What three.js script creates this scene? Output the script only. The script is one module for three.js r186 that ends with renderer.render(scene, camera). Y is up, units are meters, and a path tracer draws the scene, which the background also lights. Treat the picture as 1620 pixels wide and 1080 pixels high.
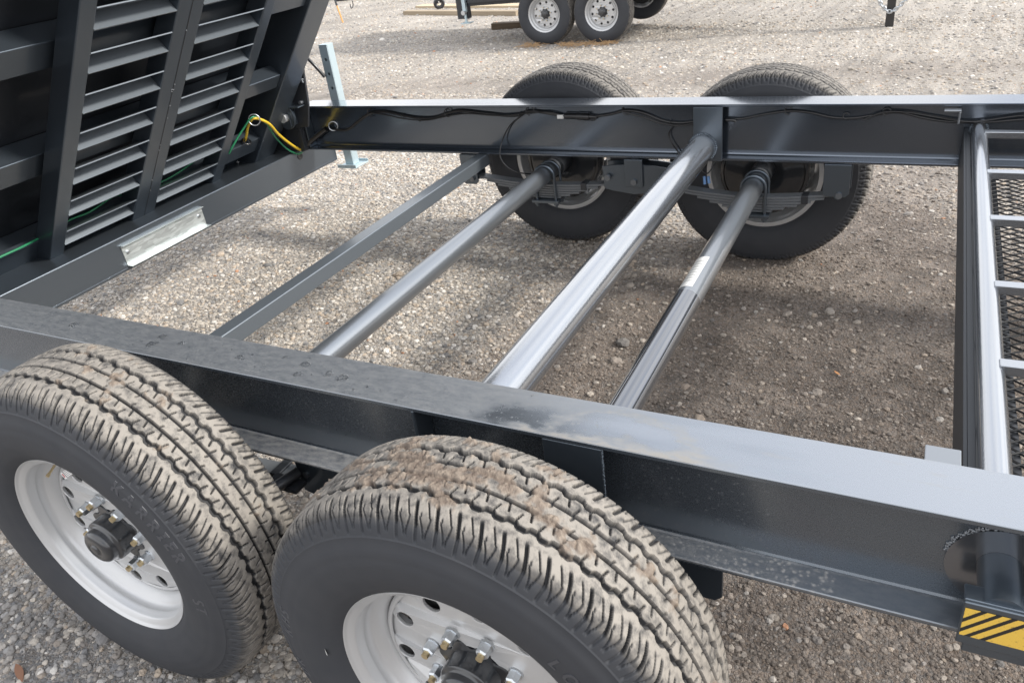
import * as THREE from 'three';
import { ImprovedNoise } from 'three/addons/math/ImprovedNoise.js';
import { RoundedBoxGeometry } from 'three/addons/geometries/RoundedBoxGeometry.js';
import { mergeGeometries, mergeVertices } from 'three/addons/utils/BufferGeometryUtils.js';
import { FontLoader } from 'three/addons/loaders/FontLoader.js';
import { TextGeometry } from 'three/addons/geometries/TextGeometry.js';

// ---------------------------------------------------------------- camera, sky, sun, exposure
const scene = new THREE.Scene();
const camera = new THREE.PerspectiveCamera(47.61, 1620 / 1080, 0.05, 600);
camera.position.set(1.3777, 1.4195, 0.9252);
camera.rotation.set(-0.5241, 0.5271, -0.1395, 'YXZ');
camera.focus = 1.6;
camera.userData.fStop = 18;

const SUN_DIR = new THREE.Vector3(0.79, 0.56, -0.25).normalize();
const SUN_POWER = 3.9;
const SKY_GAIN = 1.2;
const EXPOSURE = 1.1;
const SUN_SOFT = 15;

// ---------------------------------------------------------------- small helpers
let seed = 7;
function rnd() { seed = (seed * 1664525 + 1013904223) >>> 0; return seed / 4294967296; }
const rr = (a, b) => a + (b - a) * rnd();
const perlin = new ImprovedNoise();
const nz = (x, y, z = 0.37) => perlin.noise(x, y, z);
function fbm(x, y, z = 0.37, oct = 4) { let a = 0.5, s = 0; for (let i = 0; i < oct; i++) { s += a * nz(x, y, z + i * 7.3); x *= 2.03; y *= 2.03; a *= 0.5; } return s; }
const clamp = (x, a = 0, b = 1) => Math.min(b, Math.max(a, x));
const sm = (a, b, x) => { const t = clamp((x - a) / (b - a)); return t * t * (3 - 2 * t); };
const mix = (a, b, t) => a + (b - a) * t;
const mix3 = (a, b, t) => [mix(a[0], b[0], t), mix(a[1], b[1], t), mix(a[2], b[2], t)];
const enc = x => { x = clamp(x); return 255 * (x <= 0.0031308 ? 12.92 * x : 1.055 * Math.pow(x, 1 / 2.4) - 0.055); };
const PI = Math.PI;

function dataTex(w, h, fn, srgb, rep = true) {
  const d = new Uint8Array(w * h * 4);
  for (let y = 0; y < h; y++) for (let x = 0; x < w; x++) {
    const c = fn(x, y), i = (y * w + x) * 4;
    for (let k = 0; k < 3; k++) d[i + k] = srgb ? enc(c[k]) : 255 * clamp(c[k]);
    d[i + 3] = 255;
  }
  const t = new THREE.DataTexture(d, w, h);
  t.magFilter = THREE.LinearFilter; t.minFilter = THREE.LinearMipmapLinearFilter; t.generateMipmaps = true;
  if (rep) t.wrapS = t.wrapT = THREE.RepeatWrapping;
  if (srgb) t.colorSpace = THREE.SRGBColorSpace;
  t.needsUpdate = true;
  return t;
}

// ---------------------------------------------------------------- sky and sun
{
  const W = 1024, H = 512, d = new Float32Array(W * H * 4);
  for (let y = 0; y < H; y++) {
    const el = ((y + 0.5) / H - 0.5) * PI;
    for (let x = 0; x < W; x++) {
      const az = ((x + 0.5) / W - 0.5) * 2 * PI;
      const dx = Math.cos(el) * Math.cos(az), dy = Math.sin(el), dz = Math.cos(el) * Math.sin(az);
      const up = Math.max(0, dy);
      const k = Math.pow(up, 0.45);
      let c = mix3([0.92, 0.94, 0.97], [0.36, 0.50, 0.78], k);
      // broken cloud, projected on a layer overhead
      const s = 1 / (Math.max(dy, 0.0) + 0.18);
      let n = fbm(dx * s * 1.1 + 3.1, dz * s * 1.1 + 1.7, 0.5, 5) + 0.5 * fbm(dx * s * 0.45, dz * s * 0.45, 2.5, 2);
      const cov = sm(-0.42, 0.02, n);
      const dens = 1.32 + 0.5 * fbm(dx * s * 2.2, dz * s * 2.2, 9.1, 3) - 0.30 * sm(0.2, 0.6, n);
      c = mix3(c, [dens, dens * 1.0, dens * 1.01], cov * 0.92);
      const cs = dx * SUN_DIR.x + dy * SUN_DIR.y + dz * SUN_DIR.z;
      const g = 0.75 * Math.pow(Math.max(0, cs), 5) + 1.4 * Math.pow(Math.max(0, cs), 40);
      c = [c[0] + g, c[1] + g * 0.97, c[2] + g * 0.9];
      if (dy < 0) { const q = sm(0, -0.06, dy); c = mix3(c, [0.28, 0.26, 0.24], q); }
      const i = (y * W + x) * 4;
      d[i] = c[0] * SKY_GAIN; d[i + 1] = c[1] * SKY_GAIN; d[i + 2] = c[2] * SKY_GAIN; d[i + 3] = 1;
    }
  }
  const t = new THREE.DataTexture(d, W, H, THREE.RGBAFormat, THREE.FloatType);
  t.mapping = THREE.EquirectangularReflectionMapping; t.magFilter = THREE.LinearFilter; t.minFilter = THREE.LinearFilter; t.needsUpdate = true;
  scene.background = t; scene.environment = t;
}
const sun = new THREE.DirectionalLight(new THREE.Color(1.0, 0.95, 0.87), SUN_POWER);
sun.position.copy(SUN_DIR).multiplyScalar(30); sun.target.position.set(0, 0, -2);
sun.castShadow = true; sun.shadow.mapSize.set(4096, 4096); sun.shadow.radius = SUN_SOFT;
Object.assign(sun.shadow.camera, { left: -14, right: 14, top: 14, bottom: -14, near: 1, far: 80 });
scene.add(sun, sun.target);

// ---------------------------------------------------------------- object helpers
const used = {};
function numbered(n) { used[n] = (used[n] ?? -1) + 1; return used[n] ? `${n}_${String(used[n]).padStart(3, '0')}` : n; }
function tag(o, label, category, group, kind) { if (label) o.userData.label = label; if (category) o.userData.category = category; if (group) o.userData.group = group; if (kind) o.userData.kind = kind; return o; }
function thing(name, label, category, pos = [0, 0, 0], ry = 0, group) { const g = new THREE.Group(); g.name = numbered(name); g.position.set(...pos); g.rotation.y = ry; scene.add(g); return tag(g, label, category, group); }
function grp(name, parent, pos = [0, 0, 0]) { const g = new THREE.Group(); g.name = name; g.position.set(...pos); parent.add(g); return g; }
function merge(list) {
  if (!Array.isArray(list)) return list;
  if (list.length === 1) return list[0];
  return mergeGeometries(list.map(g => { const q = g.index ? g.toNonIndexed() : g.clone(); for (const k of Object.keys(q.attributes)) if (!['position', 'normal', 'uv'].includes(k)) q.deleteAttribute(k); if (!q.attributes.uv) q.setAttribute('uv', new THREE.BufferAttribute(new Float32Array(q.attributes.position.count * 2), 2)); return q; }));
}
function mk(name, geos, mat, parent) { const m = new THREE.Mesh(merge(geos), mat); m.name = name; m.castShadow = m.receiveShadow = true; parent.add(m); return m; }
function box(x0, x1, y0, y1, z0, z1, r = 0.002) {
  const w = x1 - x0, h = y1 - y0, d = z1 - z0;
  const rad = Math.min(r, 0.49 * Math.min(w, h, d));
  const g = rad > 0.0002 ? new RoundedBoxGeometry(w, h, d, 2, rad) : new THREE.BoxGeometry(w, h, d);
  return g.translate((x0 + x1) / 2, (y0 + y1) / 2, (z0 + z1) / 2);
}
const V = (x, y, z) => new THREE.Vector3(x, y, z);
function cylBetween(a, b, r, seg = 24, r2 = r, open = false) {
  const A = V(...a), B = V(...b), L = A.distanceTo(B);
  const g = new THREE.CylinderGeometry(r2, r, L, seg, 1, open);
  g.applyQuaternion(new THREE.Quaternion().setFromUnitVectors(V(0, 1, 0), B.clone().sub(A).normalize()));
  return g.translate((A.x + B.x) / 2, (A.y + B.y) / 2, (A.z + B.z) / 2);
}
function tube(pts, r, seg = 48, rad = 8) { return new THREE.TubeGeometry(new THREE.CatmullRomCurve3(pts.map(p => V(...p)), false, 'centripetal'), seg, r, rad, false); }
function lathe(prof, seg = 96) { return new THREE.LatheGeometry(prof.map(p => new THREE.Vector2(Math.max(p[0], 1e-5), p[1])), seg).rotateX(PI / 2); }   // profile (r, z), axis z
function plateXY(pts, z0, z1, holes = [], bev = 0.001) {   // polygon in x-y, thick along z
  const s = new THREE.Shape(pts.map(p => new THREE.Vector2(p[0], p[1])));
  for (const [hx, hy, hr] of holes) { const p = new THREE.Path(); p.absarc(hx, hy, hr, 0, 2 * PI, true); s.holes.push(p); }
  const t = z1 - z0;
  return new THREE.ExtrudeGeometry(s, { depth: t - 2 * bev, bevelEnabled: true, bevelThickness: bev, bevelSize: bev, bevelOffset: -bev, bevelSegments: 1, curveSegments: 24 }).translate(0, 0, z0 + bev);
}
// sweep a closed profile of (y, z) corners along x, flat shaded edges, uv = (metres along / L, perimeter / P)
function sweepX(prof, x0, x1, cap = true) {
  const pos = [], nor = [], uv = [];
  const n = prof.length; let P = 0; const acc = [0];
  for (let i = 0; i < n; i++) { const a = prof[i], b = prof[(i + 1) % n]; P += Math.hypot(b[0] - a[0], b[1] - a[1]); acc.push(P); }
  const L = 4;
  for (let i = 0; i < n; i++) {
    const a = prof[i], b = prof[(i + 1) % n], dy = b[0] - a[0], dz = b[1] - a[1], l = Math.hypot(dy, dz);
    const ny = dz / l, nzz = -dy / l;
    const q = [[x0, a], [x0, b], [x1, b], [x0, a], [x1, b], [x1, a]], va = acc[i] / P, vb = acc[i + 1] / P;
    q.forEach(([x, p], k) => { pos.push(x, p[0], p[1]); nor.push(0, ny, nzz); uv.push((x - x0) / L, (k === 0 || k === 3 || k === 5) ? va : vb); });
  }
  if (cap) {
    const s = new THREE.ShapeGeometry(new THREE.Shape(prof.map(p => new THREE.Vector2(p[1], p[0]))));
    const ps = s.attributes.position, ix = s.index.array;
    for (const [x, nx] of [[x0, -1], [x1, 1]]) for (let t = 0; t < ix.length; t += 3) {
      const o = nx > 0 ? [ix[t], ix[t + 2], ix[t + 1]] : [ix[t], ix[t + 1], ix[t + 2]];
      for (const i of o) { pos.push(x, ps.getY(i), ps.getX(i)); nor.push(nx, 0, 0); uv.push(0, 0); }
    }
  }
  const g = new THREE.BufferGeometry();
  g.setAttribute('position', new THREE.Float32BufferAttribute(pos, 3)); g.setAttribute('normal', new THREE.Float32BufferAttribute(nor, 3)); g.setAttribute('uv', new THREE.Float32BufferAttribute(uv, 2));
  return g;
}

// ---------------------------------------------------------------- materials
const C = (r, g, b) => new THREE.Color().setRGB(r, g, b);
const grainTex = dataTex(512, 512, (x, y) => { const v = 0.5 + 0.35 * fbm(x / 9, y / 9, 1.1, 3) + 0.25 * (rnd() - 0.5); return [v, v, v]; });
grainTex.repeat.set(3, 3);
const peelTex = dataTex(256, 256, (x, y) => { const v = 0.5 + 0.7 * fbm(x / 12, y / 12, 8.1, 3); return [v, v, v]; });
peelTex.repeat.set(4, 14);
function paint(o = {}) { return new THREE.MeshPhysicalMaterial({ color: C(0.122, 0.148, 0.178), metalness: 0.8, roughness: 0.30, clearcoat: 0.6, clearcoatRoughness: 0.12, bumpMap: grainTex, bumpScale: 0.00012, ...o }); }
const M = {
  paint: paint(),
  bedPaint: paint({ color: C(0.098, 0.119, 0.145), roughness: 0.38 }),
  spring: paint({ color: C(0.16, 0.172, 0.185), metalness: 0.3, roughness: 0.5, clearcoat: 0.2 }),
  slatPaint: paint({ color: C(0.165, 0.188, 0.212), metalness: 0.55, roughness: 0.38 }),
  floorPaint: paint({ color: C(0.05, 0.055, 0.065), roughness: 0.5, clearcoat: 0.2 }),
  tube: paint({ color: C(0.39, 0.41, 0.44), metalness: 0.88, roughness: 0.2, clearcoat: 1, clearcoatRoughness: 0.08, bumpMap: peelTex, bumpScale: 0.00012 }),
  axle: paint({ color: C(0.25, 0.27, 0.295), metalness: 0.75, roughness: 0.3, clearcoat: 0.8, clearcoatRoughness: 0.1, bumpMap: null }),
  dark: paint({ color: C(0.035, 0.038, 0.044), metalness: 0.3, roughness: 0.45, clearcoat: 0.3 }),
  gloss: new THREE.MeshPhysicalMaterial({ color: C(0.02, 0.022, 0.026), roughness: 0.3, clearcoat: 1, clearcoatRoughness: 0.06 }),
  silver: new THREE.MeshPhysicalMaterial({ color: C(0.58, 0.585, 0.59), metalness: 0.4, roughness: 0.38, clearcoat: 0.4, clearcoatRoughness: 0.2 }),
  zinc: new THREE.MeshStandardMaterial({ color: C(0.62, 0.65, 0.68), metalness: 0.95, roughness: 0.28 }),
  brass: new THREE.MeshStandardMaterial({ color: C(0.62, 0.50, 0.30), metalness: 0.8, roughness: 0.35 }),
  hole: new THREE.MeshStandardMaterial({ color: C(0.01, 0.01, 0.011), roughness: 0.9 }),
  black: new THREE.MeshPhysicalMaterial({ color: C(0.014, 0.014, 0.016), roughness: 0.35, clearcoat: 0.6, clearcoatRoughness: 0.2 }),
  yellowWire: new THREE.MeshPhysicalMaterial({ color: C(0.70, 0.47, 0.03), roughness: 0.4, clearcoat: 0.3 }),
  greenWire: new THREE.MeshPhysicalMaterial({ color: C(0.02, 0.20, 0.09), roughness: 0.4, clearcoat: 0.3 }),
  blue: new THREE.MeshStandardMaterial({ color: C(0.20, 0.36, 0.65), roughness: 0.5 }),
  white: new THREE.MeshStandardMaterial({ color: C(0.8, 0.8, 0.78), roughness: 0.6 }),
  weld: new THREE.MeshStandardMaterial({ color: C(0.22, 0.235, 0.255), metalness: 0.8, roughness: 0.42 }),
};
M.galv = new THREE.MeshStandardMaterial({ metalness: 0.85, roughness: 0.42, map: dataTex(256, 256, (() => {
  const cells = []; for (let i = 0; i < 160; i++) cells.push([rnd() * 256, rnd() * 256, rr(0.55, 0.85)]);
  return (x, y) => { let b = 1e9, v = 0; for (const c of cells) { let dx = Math.abs(c[0] - x), dy = Math.abs(c[1] - y); dx = Math.min(dx, 256 - dx); dy = Math.min(dy, 256 - dy); const d = dx * dx + dy * dy; if (d < b) { b = d; v = c[2]; } } v += 0.08 * (rnd() - 0.5); return [v * 0.94, v * 1.0, v * 1.0]; };
})(), true) });
M.galvBlue = new THREE.MeshStandardMaterial({ color: C(0.50, 0.60, 0.64), metalness: 0.55, roughness: 0.45, bumpMap: grainTex, bumpScale: 0.0002 });

// the rails carry dust, scuffs, dried splashes, and a painted sky sheen: u runs 4 m along the rail, v round the section
const BF = 0.108, HB = 0.2067, HT = 0.6693, TF = 0.009, WEB = 0.007;
function railProfile(zc) {   // (y, z) corners, starting at the top face, inner edge
  const b = BF / 2, c = 0.0015, f = 0.006, yb = HT - HB, w = WEB / 2;
  const P = [[HT, -b + c], [HT, b - c], [HT - c, b], [HT - TF + c, b], [HT - TF, b - c], [HT - TF, w + f], [HT - TF - f * 0.3, w + f * 0.3], [HT - TF - f, w],
    [yb + TF + f, w], [yb + TF + f * 0.3, w + f * 0.3], [yb + TF, w + f], [yb + TF, b - c], [yb + TF - c, b], [yb + c, b], [yb, b - c]];
  const R = P.slice().reverse().map(p => [p[0], -p[1]]);
  // P already holds the top face; mirror the rest
  return [...P, ...R.slice(0, R.length - 2).filter((p, i) => !(i === 0 && false))].map(p => [p[0], p[1] + zc]);
}
const railPerim = (() => { const p = railProfile(0); let s = 0; const at = []; for (let i = 0; i < p.length; i++) { at.push(s); const q = p[(i + 1) % p.length]; s += Math.hypot(q[0] - p[i][0], q[1] - p[i][1]); } return { s, at }; })();
const RAIL_X0 = -1.24;
function railTextures(dusty) {
  const W = 2048, H = 512, col = [], rgh = [];
  const vTop = 0.105 / railPerim.s, vWeb0 = railPerim.at[7] / railPerim.s, vWeb1 = railPerim.at[8] / railPerim.s, vLow0 = railPerim.at[10] / railPerim.s, vLow1 = railPerim.at[11] / railPerim.s;
  const base = [0.165, 0.190, 0.222], skySheen = [0.34, 0.365, 0.40], dust = [0.25, 0.24, 0.225];
  const D = new Float32Array(W * H), K = new Float32Array(W * H);
  const specks = new Float32Array(W * H);
  const drop = (X, t, rad, amt) => { const px = (X - RAIL_X0) / 4 * W, py = t * H; const rx = rad / 4 * W, ry = rad / railPerim.s * H; for (let y = Math.floor(py - ry - 1); y <= py + ry + 1; y++) for (let x = Math.floor(px - rx - 1); x <= px + rx + 1; x++) { if (x < 0 || y < 0 || x >= W || y >= H) continue; const r = Math.hypot((x - px) / rx, (y - py) / ry); if (r < 1) specks[y * W + x] = Math.max(specks[y * W + x], amt * (1 - r * r)); } };
  for (let i = 0; i < 1500; i++) drop(rr(-1.1, 1.0), rnd() * vTop, rr(0.001, 0.0024) * (rnd() < 0.04 ? 2 : 1), rr(0.15, 0.6));
  for (let i = 0; i < 1500; i++) drop(rr(-0.4, 1.25), mix(vWeb0, vWeb1, rnd()), rr(0.0012, 0.0022), rr(0.1, 0.5));
  for (let i = 0; i < 1800; i++) drop(rr(-0.2, 1.35), mix(vLow0, vLow1, rnd()), rr(0.0015, 0.005), rr(0.3, 0.9));
  for (let y = 0; y < H; y++) for (let x = 0; x < W; x++) {
    const X = RAIL_X0 + x / W * 4, v = y / H, i = y * W + x;
    let d = 0, k = 0;
    if (v < vTop) {
      const t = v / vTop;                                          // 0 inner edge, 1 outer edge
      const left = 1 - sm(0.75, 1.15, X + 0.06 * fbm(X * 3, t * 3));
      d = left * (0.24 + 0.22 * fbm(X * 30, t * 9, 1, 4) + 0.24 * rnd());
      // dried wash mark with a pale tide line near the outer edge
      const blob = (cx, ct, rx, rt) => Math.hypot((X - cx) / rx, (t - ct) / rt) + 0.35 * fbm(X * 22, t * 5, 3, 4);
      const e1 = blob(0.87, 0.85, 0.11, 0.55), e2 = blob(1.02, 0.82, 0.12, 0.7);
      const e = Math.min(e1, e2);
      if (e < 1) { d *= sm(0.55, 1.05, e); k = -0.25 * (1 - sm(0.6, 1.05, e)); }
      const ring = Math.exp(-Math.pow((e2 - 0.95) / 0.09, 2)) * sm(0.3, 0.6, X) * (0.35 + 0.9 * Math.max(0, fbm(X * 90, t * 20, 5, 3)));
      const spill = sm(0.72, 1.0, t + 0.35 * fbm(X * 16, t * 3, 8, 4)) * sm(0.80, 0.88, X) * (1 - sm(1.12, 1.22, X)) * (0.6 + 0.8 * fbm(X * 50, t * 12, 2, 3));
      d = Math.max(d, ring * 1.0, spill * 1.6);
      d += 0.20 * sm(0.25, 0.5, fbm(X * 14 + 4, t * 7, 11, 4)) * (X > 1 ? 1 : 0.4);
      d += 0.5 * sm(0.93, 1.0, 1 - t) * Math.max(0, fbm(X * 40, 1, 3, 3) + 0.1);
    } else if (v > vWeb0 && v < vWeb1) {
      const t = (v - vWeb0) / (vWeb1 - vWeb0);
      d = 0.05 * t * t * (1 - sm(1.1, 1.4, X));
    } else if (v >= vLow0 - 0.005 && v <= vLow1 + 0.005) {
      d = (0.52 + 0.8 * fbm(X * 40, v * 90, 9, 4) + 0.35 * rnd()) * (1 - sm(0.7, 1.5, X) * 0.85);
      d = Math.max(0, d);
    }
    D[i] = dusty ? clamp(Math.max(d, specks[i])) : 0.10 * Math.max(0, fbm(X * 6, v * 9, 2, 3)); K[i] = k;
  }
  const pale = [0.50, 0.48, 0.45];
  const map = dataTex(W, H, (x, y) => mix3(y / H < vTop ? mix3(base, skySheen, 0.15 + 0.85 * sm(0.55, 1.35, RAIL_X0 + x / W * 4 + 0.25 * fbm(x / 90, y / 20, 4, 3))) : base, y / H > vLow0 - 0.006 && y / H < vLow1 + 0.006 ? pale : dust, D[y * W + x]), true, false);  // top face pales towards the front: sky reflection put into the colour
  const rough = dataTex(W, H, (x, y) => { const i = y * W + x; const n = 0.03 * (rnd() - 0.5); return [1, clamp(0.27 + K[i] * 0.3 + n + 0.6 * D[i], 0.12, 0.95), 0.78 * (1 - 0.9 * D[i])]; }, false, false);
  return { map, roughnessMap: rough, metalnessMap: rough };
}
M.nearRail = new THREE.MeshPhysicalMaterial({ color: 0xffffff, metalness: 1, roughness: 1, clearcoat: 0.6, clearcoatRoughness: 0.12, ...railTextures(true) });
M.farRail = paint({ color: C(0.125, 0.148, 0.182), metalness: 0.85, roughness: 0.2, clearcoat: 1, bumpMap: null });

// ---------------------------------------------------------------- ground
function groundY(x, z) { return -0.005 - 0.025 * clamp(x, -30, 30) - 0.05 * clamp(-z - 2.4, 0, 60); }
function groundBump(x, z) {
  const near = 1 - sm(3, 9, Math.hypot(x - 0.5, z + 1));
  const dirt = dirtness(x, z);
  return near * (0.026 * fbm(x * 1.7, z * 1.7, 3.3, 4) + dirt * 0.016 * fbm(x * 9, z * 9, 5.3, 4)) + (1 - near) * 0.03 * fbm(x * 0.6, z * 0.6, 1.3, 3);
}
function dirtness(x, z) {   // 1 bare brown soil, 0 clean gravel
  const wob = 0.5 * fbm(x * 0.9 + 7, z * 0.9, 8.1, 4);
  let d = sm(-0.40, 0.60, x + wob * 1.6 + 0.25 * (z + 1));
  d *= 1 - 0.75 * sm(0.35, 0.9, (x - 1.0) - 0.9 * (z + 3.0) * 0.3 + wob) * sm(-1.4, -2.4, z);
  d *= 1 - 0.75 * sm(-2.6, -4.2, z);
  const trk = Math.exp(-Math.pow((z + 6.0 + 0.25 * x + wob) / 0.6, 2)) + Math.exp(-Math.pow((z + 4.3 + 0.12 * x + wob) / 0.35, 2)) * 0.7;
  d = Math.max(d, 0.65 * trk * (0.6 + 1.2 * wob));
  if (z > 0.05) d *= sm(0.2, 0.9, x + wob);
  return clamp(d);
}
const gravelMaps = (() => {
  const N = 1024, cells = 150, jit = [];
  for (let i = 0; i < cells * cells; i++) jit.push([rnd(), rnd(), rnd(), rnd()]);
  const col = new Float32Array(N * N * 3), hgt = new Float32Array(N * N);
  for (let y = 0; y < N; y++) for (let x = 0; x < N; x++) {
    const fx = x / N * cells, fy = y / N * cells, cx = Math.floor(fx), cy = Math.floor(fy);
    let b1 = 9, b2 = 9, id = 0;
    for (let j = -1; j <= 1; j++) for (let i = -1; i <= 1; i++) {
      const gx = (cx + i + cells) % cells, gy = (cy + j + cells) % cells, q = jit[gy * cells + gx];
      const dx = cx + i + q[0] - fx, dy = cy + j + q[1] - fy, d = Math.sqrt(dx * dx + dy * dy) / (0.65 + 0.7 * q[2]);
      if (d < b1) { b2 = b1; b1 = d; id = gy * cells + gx; } else if (d < b2) b2 = d;
    }
    const q = jit[id], e = sm(0.02, 0.28, b2 - b1), i = y * N + x;
    const n = rnd() - 0.5, tone = 0.55 + 0.62 * q[3] * q[3] + 0.22 * (q[2] - 0.5) + n * 0.28;
    const warm = (q[1] - 0.45) * 0.14;
    const k = (0.72 + 0.5 * (tone - 0.75)) * (0.80 + 0.20 * e) * (1 + 0.5 * fbm(x / N * 24, y / N * 24, 3, 3) + 0.55 * fbm(x / N * 160, y / N * 160, 5, 2));
    col[i * 3] = k * (1 + warm); col[i * 3 + 1] = k; col[i * 3 + 2] = k * (1 - warm);
    hgt[i] = 0.45 * e * (0.35 + 0.65 * q[2]) * (1 - 0.35 * b1) + 0.15 * n + 0.35 + 0.8 * fbm(x / N * 120, y / N * 120, 7, 3);
  }
  return { map: dataTex(N, N, (x, y) => { const i = (y * N + x) * 3; return [col[i], col[i + 1], col[i + 2]]; }, true), bumpMap: dataTex(N, N, (x, y) => { const h = hgt[y * N + x]; return [h, h, h]; }) };
})();
{
  const axis = (a, b, s, far) => { const l = []; for (let v = a; v <= b; v += s) l.push(v); let st = s, v = l[0]; while (v > -far) { st *= 1.09; v -= st; l.unshift(v); } st = s; v = l[l.length - 1]; while (v < far) { st *= 1.09; v += st; l.push(v); } return l; };
  const xs = axis(-2.3, 2.2, 0.022, 160), zs = axis(-3.2, 1.0, 0.022, 160);
  const nx = xs.length, nzc = zs.length, pos = [], uv = [], col = [], ix = [];
  const gravel = [0.475, 0.435, 0.390], dirt = [0.245, 0.205, 0.175], dark = [0.13, 0.105, 0.088];
  for (const z of zs) for (const x of xs) {
    pos.push(x, groundY(x, z) + groundBump(x, z), z); uv.push(x / 0.9, z / 0.9);
    const d = dirtness(x, z); let c = mix3(gravel, dirt, d * 0.95);
    const n = fbm(x * 2.3 + 1, z * 2.3, 4.7, 4); c = mix3(c, dark, clamp(d * (0.25 + 1.6 * n)) * 0.75);
    const grey = sm(0.22, 0.42, z + 0.1 * fbm(x * 3, z * 3, 2, 2)) * (1 - sm(0.5, 1.0, x)); c = mix3(c, [0.25, 0.24, 0.235], grey * 0.8);  // dark grey gravel, with the shade beside the tyre also mixed into its colour
    const f = 1 + 0.75 * fbm(x * 11, z * 11, 2.2, 3) + 0.35 * fbm(x * 0.5, z * 0.5, 6.2, 3); col.push(c[0] * f, c[1] * f, c[2] * f);
  }
  for (let j = 0; j < nzc - 1; j++) for (let i = 0; i < nx - 1; i++) { const a = j * nx + i; ix.push(a, a + nx, a + 1, a + 1, a + nx, a + nx + 1); }
  const g = new THREE.BufferGeometry();
  g.setAttribute('position', new THREE.Float32BufferAttribute(pos, 3)); g.setAttribute('uv', new THREE.Float32BufferAttribute(uv, 2)); g.setAttribute('color', new THREE.Float32BufferAttribute(col, 3)); g.setIndex(ix); g.computeVertexNormals();
  const m = new THREE.Mesh(g, new THREE.MeshStandardMaterial({ vertexColors: true, map: gravelMaps.map, bumpMap: gravelMaps.bumpMap, bumpScale: 0.004, roughness: 0.95 }));
  m.name = 'ground'; m.receiveShadow = true; m.userData.kind = 'structure'; scene.add(m);
}
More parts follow.
